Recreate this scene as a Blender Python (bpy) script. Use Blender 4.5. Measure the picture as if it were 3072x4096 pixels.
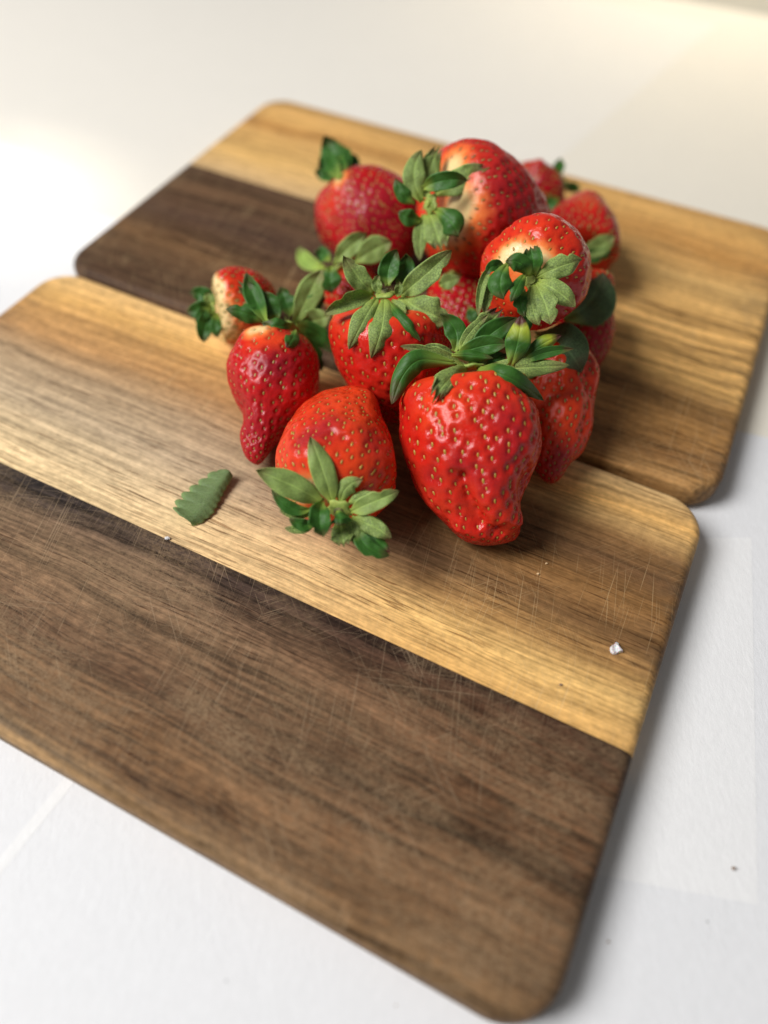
import bpy, bmesh, math, random
import numpy as np
from mathutils import Matrix, Vector

for _o in list(bpy.data.objects):
    bpy.data.objects.remove(_o)
scene = bpy.context.scene
MM = 0.001
BOARD_T = 12.0                      # board thickness, mm; tables below have z = 0 on the board's top
YAW_FRONT, YAW_BACK = -0.42505, -0.41056

# ---------------------------------------------------------------- camera
cam_d = bpy.data.cameras.new("camera")
cam = bpy.data.objects.new("camera", cam_d)
scene.collection.objects.link(cam)
R = Matrix([[0.998842, 0.038183, 0.029254], [-0.048101, 0.792883, 0.607472], [-0.0, -0.608176, 0.793802]]).transposed().to_4x4()
cam.matrix_world = Matrix.Translation((0, 0, (190 + BOARD_T) * MM)) @ R
cam_d.sensor_fit = 'VERTICAL'
cam_d.sensor_height = 36
cam_d.sensor_width = 27
cam_d.lens = 27.1109
cam_d.clip_start = 0.005
cam_d.clip_end = 20
cam_d.dof.use_dof = True
cam_d.dof.focus_distance = 0.224
cam_d.dof.aperture_fstop = 3.8
scene.camera = cam

# ---------------------------------------------------------------- light
world = bpy.data.worlds.new("World")
scene.world = world
world.use_nodes = True
bg = world.node_tree.nodes['Background']
bg.inputs[0].default_value = (1.0, 0.985, 0.955, 1)
bg.inputs[1].default_value = 0.15

def lamp(name, loc, target, size, power, color, size_y=None):
    d = bpy.data.lights.new(name, 'AREA')
    d.shape = 'RECTANGLE'
    d.size = size
    d.size_y = size_y or size
    d.energy = power
    d.color = color
    o = bpy.data.objects.new(name, d)
    o.location = loc
    o.rotation_euler = (Vector(target) - Vector(loc)).to_track_quat('-Z', 'Y').to_euler()
    scene.collection.objects.link(o)
    return o
lamp("window_light", (-1.05, -0.05, 1.22), (0.05, 0.22, 0.0), 0.66, 35.5, (1.0, 0.995, 0.985), 0.80)
far_glow = lamp("added_far_glow", (0.28, 0.80, 0.60), (0.26, 0.66, 0.0), 0.30, 0.38, (1.0, 0.87, 0.64))  # added lamp above the far paper, spread kept narrow to miss the berries
far_glow.data.spread = math.radians(46)
left_glow = lamp("added_left_glow", (-0.62, 0.72, 0.60), (-0.185, 0.335, 0.0), 0.04, 0.017, (1.0, 0.92, 0.76))  # added small lamp that only brightens a patch of the left paper
left_glow.data.spread = math.radians(8)

scene.view_settings.view_transform = 'Standard'
scene.view_settings.look = 'None'
scene.view_settings.gamma = 1
scene.view_settings.exposure = 0.06
scene.cycles.max_bounces = 8
scene.cycles.use_denoising = True

# ---------------------------------------------------------------- helpers
def link(name, me, mats, parent=None, smooth=True):
    o = bpy.data.objects.new(name, me)
    for m in (mats if isinstance(mats, (list, tuple)) else [mats]):
        if m.name not in [x.name for x in me.materials if x]:
            me.materials.append(m)
    if smooth:
        me.shade_smooth()
    scene.collection.objects.link(o)
    if parent:
        o.parent = parent
    return o

def thing(name, label, cat, loc, rz=0, group=None):
    o = bpy.data.objects.new(name, None)
    o.empty_display_size = 0.005
    o.location = loc
    o.rotation_euler = (0, 0, rz)
    o['label'] = label
    o['category'] = cat
    if group:
        o['group'] = group
    scene.collection.objects.link(o)
    return o

def tag(o, label, cat, group=None):
    o['label'] = label
    o['category'] = cat
    if group:
        o['group'] = group
    return o

class Nodes:
    """Tiny wrapper for building node trees."""
    def __init__(self, name):
        self.m = bpy.data.materials.new(name)
        self.m.use_nodes = True
        self.t = self.m.node_tree
        self.t.nodes.clear()
        self.out = self.t.nodes.new('ShaderNodeOutputMaterial')
    def n(self, typ, ins=None, **props):
        nd = self.t.nodes.new('ShaderNode' + typ)
        for k, v in props.items():
            setattr(nd, k, v)
        for k, v in (ins or {}).items():
            s = nd.inputs[k]
            if isinstance(v, bpy.types.NodeSocket):
                self.t.links.new(v, s)
            else:
                s.default_value = v
        return nd
    def math(self, op, a, b=0.0, c=None, clamp=False):
        ins = {0: a, 1: b}
        if c is not None:
            ins[2] = c
        return self.n('Math', ins, operation=op, use_clamp=clamp).outputs[0]
    def ramp(self, fac, stops, interp='LINEAR'):
        nd = self.n('ValToRGB', {0: fac})
        cr = nd.color_ramp
        cr.interpolation = interp
        while len(cr.elements) < len(stops):
            cr.elements.new(0.5)
        for e, (p, c) in zip(cr.elements, stops):
            e.position = p
            e.color = (c, c, c, 1) if isinstance(c, (int, float)) else (*c, 1)
        return nd.outputs[0]
    def mix(self, fac, a, b, blend='MIX'):
        nd = self.n('Mix', data_type='RGBA', blend_type=blend)
        for i, v in ((0, fac), (6, a), (7, b)):
            s = nd.inputs[i]
            if isinstance(v, bpy.types.NodeSocket):
                self.t.links.new(v, s)
            elif i == 0:
                s.default_value = v
            else:
                s.default_value = (*v, 1) if len(v) == 3 else v
        return nd.outputs[2]
    def noise(self, vec, scale, detail=2, rough=.5, dist=0, w=None):
        return self.n('TexNoise', {'Vector': vec, 'Scale': scale, 'Detail': detail, 'Roughness': rough, 'Distortion': dist}).outputs[0]
    def map(self, vec, scale=(1, 1, 1), rot=0.0, loc=(0, 0, 0)):
        return self.n('Mapping', {'Vector': vec, 'Location': loc, 'Rotation': (0, 0, rot), 'Scale': scale}).outputs[0]
    def obj_mm(self):
        c = self.n('TexCoord').outputs['Object']
        return self.map(c, (1000, 1000, 1000))
    def bsdf(self, **ins):
        b = self.n('BsdfPrincipled', ins)
        self.t.links.new(b.outputs[0], self.out.inputs[0])
        return b

# ---------------------------------------------------------------- materials
def wood(name, v0, v1, left, right, u_mid, u_soft, seed, contrast, scratch, pore=.5, wear=0.0, wear_col=(.2, .13, .075), warp=10.0):
    """Oiled acacia: colour bands across the plank (left end / right end), grain streaks, pores, knife scratches."""
    g = Nodes(name)
    P = g.obj_mm()
    P = g.map(P, (1, 1, 1), 0, (seed * 37.1, 0, seed * 5.3))
    sx = g.n('SeparateXYZ', {0: P})
    u = g.math('SUBTRACT', sx.outputs[0], seed * 37.1)
    w1 = g.noise(g.map(P, (.010, .028, .03)), 1, 3, .5)
    w2 = g.noise(g.map(P, (.03, .16, .1)), 1, 3, .6)
    vw = g.math('ADD', sx.outputs[1], g.math('MULTIPLY', g.math('SUBTRACT', w1, .5), warp * 2.4))
    v1w = vw
    vw = g.math('ADD', vw, g.math('MULTIPLY', g.math('SUBTRACT', w2, .5), warp * .45))
    f = g.math('DIVIDE', g.math('SUBTRACT', vw, v0), v1 - v0, clamp=True)
    cl = g.ramp(f, left)
    cr = g.ramp(f, right)
    uw = g.math('ADD', u, g.math('MULTIPLY', g.math('SUBTRACT', w1, .5), 90))
    side = g.n('MapRange', {0: uw, 1: u_mid - u_soft, 2: u_mid + u_soft}, interpolation_type='SMOOTHSTEP').outputs[0]
    col = g.mix(side, cl, cr)
    vec = g.n('CombineXYZ', {0: sx.outputs[0], 1: vw, 2: sx.outputs[2]}).outputs[0]
    vf = g.n('CombineXYZ', {0: sx.outputs[0], 1: g.math('ADD', sx.outputs[1], g.math('MULTIPLY', g.math('SUBTRACT', v1w, sx.outputs[1]), .5)), 2: sx.outputs[2]}).outputs[0]
    # growth bands and fine grain
    band = g.noise(g.map(vec, (.005, .30, .2)), 1, 4, .62)
    band = g.ramp(band, [(.28, 1 - contrast), (.5, 1), (.74, 1 + .45 * contrast)])
    col = g.mix(1, col, band, 'MULTIPLY')
    fine = g.ramp(g.noise(g.map(vf, (.035, 1.5, 1.0)), 1, 4, .70), [(.30, .55), (.5, 1.0), (.70, 1.32)])
    col = g.mix(.9 if wear else .62, col, fine, 'MULTIPLY')
    strk = g.ramp(g.noise(g.map(vf, (.011, .80, .4), 0, (17, 2, 5)), 1, 3, .6), [(.30, 1 - contrast), (.5, 1), (.70, 1 + .5 * contrast)])
    col = g.mix(.85, col, strk, 'MULTIPLY')
    mott = g.ramp(g.noise(g.map(P, (.35, .55, .5)), 1, 4, .7), [(.34, .58), (.55, 1.04), (.70, 1.36)])
    col = g.mix(.9 if wear else .5, col, mott, 'MULTIPLY')
    p1 = g.ramp(g.noise(g.map(vf, (.07, 1.55, 1.0), 0, (9, 3, 1)), 1, 2, .5), [(.57, 0), (.64, 1)])
    pz = g.ramp(g.noise(g.map(vec, (.02, .10, .1), 0, (4, 7, 1)), 1, 2, .5), [(.40, .15), (.62, 1)])
    pf = g.math('MULTIPLY', g.math('MULTIPLY', p1, pz), pore)
    col = g.mix(pf, col, (.22, .14, .09), 'MULTIPLY')
    # pale rubbed wear
    if wear:
        wr = g.noise(g.map(P, (.022, .045, .04), .1, (31, 11, 3)), 1, 5, .68)
        wr = g.math('MULTIPLY', g.ramp(wr, [(.40, 0), (.66, 1)]), wear)
        gr = g.ramp(g.noise(g.map(P, (.9, 1.6, 1), 0, (1, 2, 3)), 1, 3, .7), [(.36, .1), (.62, 1)])
        col = g.mix(g.math('MULTIPLY', wr, gr), col, wear_col)
    # knife scratches at several angles, clustered in patches
    tot = None
    for k, (ang, fx, fy, th, mx) in enumerate(scratch):
        pr = g.map(g.map(P, (1, 1, 1), ang, (k * 13.7, k * 7.1, 0)), (fx, fy, .01))
        n = g.ramp(g.noise(pr, 1, 1, .4, .12), [(th, 0), (th + .035, 1)])
        patch = g.ramp(g.noise(g.map(P, (.026, .034, .02), 0, (k * 5.3, k * 9.1, 2)), 1, 2, .5), [(.42, 0), (.60, 1)])
        s = g.math('MULTIPLY', g.math('MULTIPLY', n, patch), mx)
        tot = s if tot is None else g.math('MAXIMUM', tot, s)
    scol = (.40, .285, .175) if wear else (.70, .50, .26)
    dk = g.mix(.5, col, scol) if not wear else g.mix(.35, scol, col)
    col = g.mix(tot, col, dk)
    # dirt collected at the two worn ends of the plank
    dirt = g.math('ADD', g.n('MapRange', {0: u, 1: 18.0, 2: 33.0}).outputs[0], g.n('MapRange', {0: u, 1: -215.0, 2: -231.0}).outputs[0], clamp=True)
    dn = g.ramp(g.noise(g.map(P, (.12, .20, .1)), 1, 4, .7), [(.42, 0), (.68, 1)])
    col = g.mix(g.math('MULTIPLY', g.math('MULTIPLY', dirt, dn), .55), col, (.10, .075, .05))
    spot = g.n('TexVoronoi', {'Vector': P, 'Scale': .075}).outputs[0]
    sp = g.ramp(spot, [(.012, 1), (.03, 0)])
    col = g.mix(g.math('MULTIPLY', sp, .7), col, (.05, .03, .02))
    hgt = g.math('ADD', g.math('MULTIPLY', fine, .5), g.math('MULTIPLY', tot, -.9))
    hgt = g.math('SUBTRACT', hgt, g.math('MULTIPLY', pf, .8))
    bump = g.n('Bump', {'Strength': .35, 'Distance': .00025, 'Height': hgt}).outputs[0]
    rough = g.math('ADD', g.math('MULTIPLY', mott, .10), .48)
    g.bsdf(**{'Base Color': col, 'Roughness': rough, 'Normal': bump, 'Specular IOR Level': .12})
    return g.m

SC_DARK = [(1.25, .024, 2.5, .665, .5), (.72, .028, 2.4, .675, .45), (1.45, .08, 3.2, .645, .45), (2.3, .10, 3.0, .655, .4), (-.35, .026, 2.3, .68, .4)]
SC_LIGHT = [(1.35, .03, 2.2, .67, .5), (.9, .08, 3.0, .655, .4), (2.3, .09, 3.0, .655, .35), (1.55, .025, 2.0, .68, .55)]
GOLD, PALE, HONEY = (.80, .455, .150), (.76, .515, .26), (.58, .29, .085)
BROWN, MID, DARK = (.20, .105, .045), (.31, .165, .070), (.088, .050, .030)
M_FRONT_LIGHT = wood('acacia_sapwood_front', 93, 183,
    [(0, (.80, .58, .31)), (.14, (.70, .52, .30)), (.30, (.50, .375, .24)), (.48, (.44, .305, .18)), (.62, (.48, .26, .105)), (.74, (.57, .31, .11)), (.82, GOLD), (1, (.78, .50, .21))],
    [(0, GOLD), (.14, (.78, .48, .17)), (.24, (.44, .24, .085)), (.34, (.215, .112, .045)), (.48, (.27, .135, .047)), (.60, (.16, .082, .036)), (.70, (.25, .13, .050)), (.78, (.58, .35, .135)), (.85, GOLD), (1, (.70, .47, .22))],
    -75, 60, 1, .36, SC_LIGHT, .7, 0.0, warp=5)
M_FRONT_DARK = wood('acacia_heartwood_front', 20, 96,
    [(0, (.36, .225, .10)), (.12, (.31, .185, .085)), (.18, (.17, .088, .040)), (.29, (.205, .110, .050)), (.42, (.125, .066, .035)), (.62, (.20, .120, .065)), (.82, (.145, .090, .054)), (.90, (.055, .037, .029)), (1, (.026, .020, .018))],
    [(0, (.26, .155, .072)), (.11, (.20, .110, .048)), (.18, (.135, .070, .031)), (.33, (.155, .078, .036)), (.5, (.105, .051, .024)), (.68, (.160, .076, .036)), (.86, (.080, .036, .018)), (1, (.042, .023, .015))],
    -60, 70, 2, .72, SC_DARK, .9, .7, (.29, .190, .105), warp=7)
M_BACK_LIGHT = wood('acacia_sapwood_back', 276, 357,
    [(0, (.62, .41, .20)), (.25, (.76, .46, .16)), (.5, (.66, .38, .13)), (.62, HONEY), (.75, GOLD), (1, (.56, .32, .11))],
    [(0, GOLD), (.3, (.66, .40, .145)), (.55, HONEY), (.8, GOLD), (1, (.42, .24, .09))],
    -60, 60, 3, .36, SC_LIGHT, .55, 0.0, warp=9)
M_BACK_DARK = wood('acacia_heartwood_back', 186, 278,
    [(0, (.085, .047, .027)), (.2, (.12, .066, .034)), (.4, (.16, .085, .038)), (.6, (.080, .044, .028)), (.8, (.13, .070, .036)), (1, (.10, .056, .032))],
    [(0, (.42, .225, .08)), (.10, (.25, .125, .045)), (.26, (.42, .215, .07)), (.40, (.30, .155, .053)), (.50, (.46, .25, .085)), (.56, (.68, .39, .13)), (.8, GOLD), (1, GOLD)],
    -70, 25, 4, .56, SC_LIGHT, .9, 0.0, warp=8)

def paper_mat(name, col):
    g = Nodes(name)
    P = g.obj_mm()
    fib = g.noise(g.map(P, (.75, .32, .5), .5), 1, 6, .78)
    cloud = g.noise(g.map(P, (.05, .05, .05)), 1, 3, .5)
    c = g.mix(g.ramp(fib, [(.3, 0), (.7, 1)]), tuple(x * .945 for x in col), tuple(min(1, x * 1.03) for x in col))
    c = g.mix(g.math('MULTIPLY', cloud, .30), c, tuple(x * .9 for x in col))
    b = g.n('Bump', {'Strength': .45, 'Distance': .0004, 'Height': fib}).outputs[0]
    g.bsdf(**{'Base Color': c, 'Roughness': .62, 'Normal': b, 'Specular IOR Level': .3})
    return g.m
M_PAPER = paper_mat('white_paper', (.735, .735, .748))
M_PAPER3 = paper_mat('white_paper_double', (.79, .785, .785))
M_PAPER2 = paper_mat('paper_warm_light_tint', (.785, .745, .675))  # warm light on the far paper is put into this base colour
M_PAPER4 = paper_mat('paper_deep_warm_light_tint', (.770, .72, .625))  # stronger warm light painted into the colour of the right-hand sheet
M_TABLE = paper_mat('table_laminate', (.42, .40, .35))

def berry_mat():
    g = Nodes('strawberry_flesh')
    ca = g.n('VertexColor', layer_name='ripe')
    s = g.n('SeparateColor', {0: ca.outputs[0]})
    cb = g.n('VertexColor', layer_name='mark')
    q = g.n('SeparateColor', {0: cb.outputs[0]})
    P = g.obj_mm()
    n1 = g.noise(g.map(P, (.35, .35, .35)), 1, 4, .6)
    n2 = g.noise(g.map(P, (1.3, 1.3, 1.3)), 1, 3, .6)
    def warped(x, k=.35):
        return g.math('ADD', x, g.math('MULTIPLY', g.math('SUBTRACT', n1, .5), g.math('MULTIPLY', g.math('MULTIPLY', x, g.math('SUBTRACT', 1.0, x)), k * 9)), clamp=True)
    red = g.mix(g.ramp(n1, [(.35, 0), (.65, 1)]), (.54, .007, .006), (.40, .005, .008))
    col = g.mix(s.outputs[2], red, (.30, .006, .016))           # deep red
    col = g.mix(warped(s.outputs[1]), col, (.76, .060, .012))   # orange, less ripe
    col = g.mix(warped(q.outputs[0]), col, (.25, .008, .020))   # bruised maroon
    wh = warped(s.outputs[0], .25)
    col = g.mix(g.ramp(wh, [(.15, 0), (.6, 1)]), col, (.82, .24, .06))
    col = g.mix(g.ramp(wh, [(.6, 0), (1.0, 1)]), col, (.78, .60, .28))
    halo = g.math('MULTIPLY', q.outputs[1], g.math('SUBTRACT', 1.0, g.math('MULTIPLY', wh, .75)))
    col = g.mix(g.math('MULTIPLY', halo, .62), col, (.28, .004, .006))
    col = g.mix(g.math('MULTIPLY', g.ramp(n2, [(.4, 0), (.75, 1)]), .16), col, (.80, .035, .015))
    hgt = g.math('ADD', g.math('MULTIPLY', n2, .5), g.math('MULTIPLY', g.noise(g.map(P, (4, 4, 4)), 1, 2, .6), .22))
    b = g.n('Bump', {'Strength': .40, 'Distance': .0006, 'Height': hgt}).outputs[0]
    ro = g.math('ADD', g.math('MULTIPLY', q.outputs[0], .16), g.math('ADD', .09, g.math('MULTIPLY', n1, .12)))
    g.bsdf(**{'Base Color': col, 'Roughness': ro, 'Normal': b, 'Subsurface Weight': .12, 'Subsurface Radius': (1.0, .22, .10), 'Subsurface Scale': .0022,
              'Specular IOR Level': .30})
    return g.m
M_FLESH = berry_mat()

def seed_mat(name, a, b_):
    g = Nodes(name)
    P = g.obj_mm()
    r = g.n('ObjectInfo').outputs['Random']
    col = g.mix(g.math('FRACT', g.math('ADD', r, g.noise(P, 2))), a, b_)
    g.bsdf(**{'Base Color': col, 'Roughness': .38})
    return g.m
M_SEEDS = [seed_mat('golden_seed', (.44, .235, .032), (.32, .20, .030)), seed_mat('olive_seed', (.34, .22, .045), (.25, .21, .045)),
           seed_mat('brown_seed', (.22, .10, .035), (.30, .20, .04))]

def sepal_mat(name, base, vein_col, tipc, rough, veins, back=None):
    """One face of a sepal: midrib and side veins on the UV, a fine net on the pale face."""
    g = Nodes(name)
    P = g.obj_mm()
    uv = g.n('UVMap').outputs[0]
    sx = g.n('SeparateXYZ', {0: uv})
    t, c = sx.outputs[0], sx.outputs[1]
    a = g.n('VertexColor', layer_name='tint')
    s = g.n('SeparateColor', {0: a.outputs[0]})
    n1 = g.noise(g.map(P, (.25, .25, .25)), 1, 4, .6)
    n2 = g.noise(g.map(P, (1.6, 1.6, 1.6)), 1, 3, .6)
    col = g.mix(g.ramp(n1, [(.3, 0), (.7, 1)]), tuple(x * .72 for x in base), tuple(x * 1.2 for x in base))
    col = g.mix(g.math('MULTIPLY', g.ramp(n2, [(.35, 0), (.7, 1)]), .55), col, tuple(x * 1.35 for x in base))
    net = g.n('TexVoronoi', {'Vector': g.map(P, (1, 1, 1)), 'Scale': 1.25}, feature='DISTANCE_TO_EDGE').outputs[0]
    netm = g.math('MULTIPLY', g.ramp(net, [(.02, 1), (.10, 0)]), g.math('MULTIPLY', s.outputs[2], veins))
    col = g.mix(netm, col, vein_col)
    ac = g.math('ABSOLUTE', c)
    lat = g.math('FRACT', g.math('MULTIPLY', g.math('SUBTRACT', t, g.math('MULTIPLY', ac, .28)), 7.5))
    latm = g.ramp(g.math('ABSOLUTE', g.math('SUBTRACT', lat, .5)), [(.0, 1), (.07, 0)])
    mid = g.ramp(ac, [(.03, 1), (.10, 0)])
    vm = g.math('MAXIMUM', g.math('MULTIPLY', latm, .45), mid)
    col = g.mix(g.math('MULTIPLY', vm, .5), col, tuple(min(1, x * 1.9) for x in base))
    col = g.mix(g.ramp(t, [(.0, .85), (.30, 0)]), col, (.30, .38, .06))
    col = g.mix(g.math('MULTIPLY', s.outputs[1], g.ramp(t, [(.45, 0), (.75, 1)])), col, (.34, .40, .035))
    br = g.math('MULTIPLY', s.outputs[0], g.ramp(g.math('ADD', t, g.math('MULTIPLY', g.math('SUBTRACT', n1, .5), .35)), [(.76, 0), (.90, 1)]))
    col = g.mix(br, col, tipc)
    edge = g.ramp(ac, [(.90, 0), (1.0, .55)])
    col = g.mix(edge, col, tuple(min(1, x * 2.2 + .02) for x in base))
    hgt = g.math('SUBTRACT', g.math('MULTIPLY', n2, .35), g.math('ADD', g.math('MULTIPLY', vm, .7), g.math('MULTIPLY', netm, .4)))
    b = g.n('Bump', {'Strength': .5, 'Distance': .0003, 'Height': hgt}).outputs[0]
    g.bsdf(**{'Base Color': col, 'Roughness': rough, 'Normal': b, 'Specular IOR Level': .24, 'Subsurface Weight': .08, 'Subsurface Radius': (.4, 1, .15), 'Subsurface Scale': .0008})
    return g.m
M_PALE = sepal_mat('sepal_pale_face', (.195, .270, .070), (.06, .09, .03), (.12, .045, .03), .58, .75)
M_DARK = sepal_mat('sepal_glossy_face', (.030, .098, .013), (.02, .06, .012), (.10, .035, .025), .47, .1)
M_DULL = sepal_mat('sepal_dull_face', (.075, .125, .052), (.035, .055, .026), (.10, .04, .03), .6, .8)
M_LIME = sepal_mat('sepal_young_face', (.22, .32, .06), (.12, .16, .04), (.10, .04, .03), .55, .2)
g_ = Nodes('calyx_hub_green')
g_.bsdf(**{'Base Color': g_.mix(g_.ramp(g_.noise(g_.obj_mm(), .6, 4), [(.35, 0), (.65, 1)]), (.20, .30, .05), (.36, .42, .09)), 'Roughness': .6})
M_HUB = g_.m
g_ = Nodes('calyx_cut_brown')
g_.bsdf(**{'Base Color': g_.mix(g_.ramp(g_.noise(g_.obj_mm(), 1.2, 4), [(.35, 0), (.65, 1)]), (.05, .055, .025), (.22, .20, .07)), 'Roughness': .8})
M_CUT = g_.m

def pchip(xk, yk, x):
    xk=np.asarray(xk,float); yk=np.asarray(yk,float)
    h=np.diff(xk); d=np.diff(yk)/h; m=np.zeros(len(xk))
    for i in range(1,len(xk)-1):
        if d[i-1]*d[i]>0:
            w1=2*h[i]+h[i-1]; w2=h[i]+2*h[i-1]
            m[i]=(w1+w2)/(w1/d[i-1]+w2/d[i])
    m[0]=d[0]; m[-1]=d[-1]
    k=np.clip(np.searchsorted(xk,x)-1,0,len(h)-1)
    s=(x-xk[k])/h[k]; hh=h[k]
    return ((1+2*s)*(1-s)**2)*yk[k]+s*(1-s)**2*hh*m[k]+s*s*(3-2*s)*yk[k+1]+s*s*(s-1)*hh*m[k+1]

def grid_normals(P):
    dth=np.roll(P,-1,1)-np.roll(P,1,1)
    dt=np.gradient(P,axis=0)
    n=np.cross(dth,dt); n/=np.linalg.norm(n,axis=2,keepdims=True)+1e-12
    c=P.mean((0,1))
    if ((P-c)*n).sum()<0: n=-n
    n[0]=n[1].mean(0)/np.linalg.norm(n[1].mean(0)); n[-1]=n[-2].mean(0)/np.linalg.norm(n[-2].mean(0))
    return n

def polydist(X, pts):
    pts=np.asarray(pts,float)
    if len(pts)>1:
        q=[]
        for a,b in zip(pts[:-1],pts[1:]):
            for s in np.linspace(0,1,8): q.append(a+(b-a)*s)
        pts=np.array(q)
    best=np.full(X.shape[:-1],1e9)
    for p in pts: best=np.minimum(best,np.linalg.norm(X-p,axis=-1))
    return best

def berry_grid(b, nt=130, nth=150):
    """Smooth flesh surface of one strawberry: positions (nt,nth,3) in mm and frame."""
    C=np.array(b['C'],float); T=np.array(b['T'],float); v=np.array(b['V'],float)
    a=T-C; L=np.linalg.norm(a); a/=L
    w=np.cross(v,a); w/=np.linalg.norm(w); n=np.cross(a,w)
    s=np.linspace(0,1,nt); t=(1-np.cos(np.pi*s))/2
    sec=np.array(b['sec'],float)
    tk=np.concatenate([[0],sec[:,0],[1]])
    R=[np.sqrt(np.maximum(pchip(tk,np.concatenate([[0],sec[:,i]**2,[0]]),t),0)) for i in range(1,5)]
    th=np.linspace(0,2*np.pi,nth,endpoint=False); cx=np.cos(th); sy=np.sin(th)
    rx=np.where(cx[None]>0,R[1][:,None],R[0][:,None])+1e-9
    ry=np.where(sy[None]>0,R[2][:,None],R[3][:,None])+1e-9
    r=1/np.sqrt((cx[None]/rx)**2+(sy[None]/ry)**2)
    rm=max(R[1].max(),R[0].max())
    z=t[:,None]*L + b.get('dep',3.0)*np.exp(-(r/(0.42*rm))**2)*(t[:,None]<.35)
    bend=np.array(b.get('bend',(0,0)),float)
    off=np.sin(np.pi*t)[:,None,None]*(w*bend[0]+n*bend[1])
    P=C+a*z[...,None]+w*(r*cx)[...,None]+n*(r*sy)[...,None]+off
    N=grid_normals(P)
    rg=np.random.default_rng(b['seed'])
    amp=b.get('rough',.35)
    fade=np.minimum(1,np.minimum(t,1-t)*8)[:,None]
    d=np.zeros(P.shape[:2])
    for wl,k in ((26,1.5),(15,1.),(8,.6)):
        for _ in range(4):
            kv=rg.normal(size=3); kv*=2*np.pi/wl/np.linalg.norm(kv)
            d+=amp*k*.5*np.sin(P@kv+rg.uniform(0,6.28))
    for pts,rad,am in b.get('bumps',[]):
        d+=am*np.exp(-(polydist(P,pts)/rad)**2)
    P=P+N*(d*fade)[...,None]
    return P,t,a,w,n

def berry_detail(b,P,t):
    """Seeds in a spiral, a dimple round each, colour attributes."""
    N=grid_normals(P); nt,nth=P.shape[:2]
    rg=np.random.default_rng(b['seed']+7)
    dth=np.linalg.norm(np.roll(P,-1,1)-P,axis=2); dt=np.linalg.norm(np.gradient(P,axis=0),axis=2)
    ring=(dth*dt).sum(1)
    dens=1+b.get('tipdens',1.6)*np.clip((t-.62)/.38,0,1)**1.5
    wgt=ring*dens*(t>.05)
    cum=np.cumsum(wgt); sp=b.get('sp',3.5)
    ns=int(cum[-1]/(sp*sp*.9)); 
    ti=np.interp((np.arange(ns)+.5)/ns*cum[-1],cum,np.arange(nt))
    thi=(np.arange(ns)*2.399963/(2*np.pi)*nth)%nth
    i=np.clip(np.round(ti+rg.normal(0,.5,ns)).astype(int),1,nt-2); j=np.round(thi+rg.normal(0,1.3,ns)).astype(int)%nth
    S=P[i,j].copy(); Sn=N[i,j].copy(); tan=P[np.minimum(i+1,nt-1),j]-P[i-1,j]
    tan/=np.linalg.norm(tan,axis=1,keepdims=True)+1e-9
    ts=t[i]
    size=.87*b.get('seedsize',1.0)*(1-.35*np.clip((ts-.6)/.4,0,1))*rg.uniform(.85,1.12,ns)
    X=P.reshape(-1,3); D1=np.full(len(X),1e9)
    for k in range(ns):
        v=X-S[k]; al=v@tan[k]
        d2=(v*v).sum(1)-al*al*.42
        D1=np.minimum(D1,d2/(size[k]*size[k]*1.32))
    D1=np.sqrt(np.maximum(D1,0)).reshape(nt,nth)
    am=b.get('dim',.55)*np.clip((t-.03)/.15,0,1)*(1-.45*np.clip((t-.7)/.3,0,1))
    P2=P+N*(am[:,None]*(-np.exp(-(D1/.92)**2)+.22*np.exp(-((D1-1.65)/.7)**2)))[...,None]
    S2=S-Sn*(np.interp(ts,t,am)*.80)[:,None]
    halo=np.exp(-(D1/1.15)**2)
    return P2,S2,Sn,tan,size,halo,i,j


# ---------------------------------------------------------------- table and papers
def to_world(x, y, z):
    return (x * MM, y * MM, (z + BOARD_T) * MM)

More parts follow.
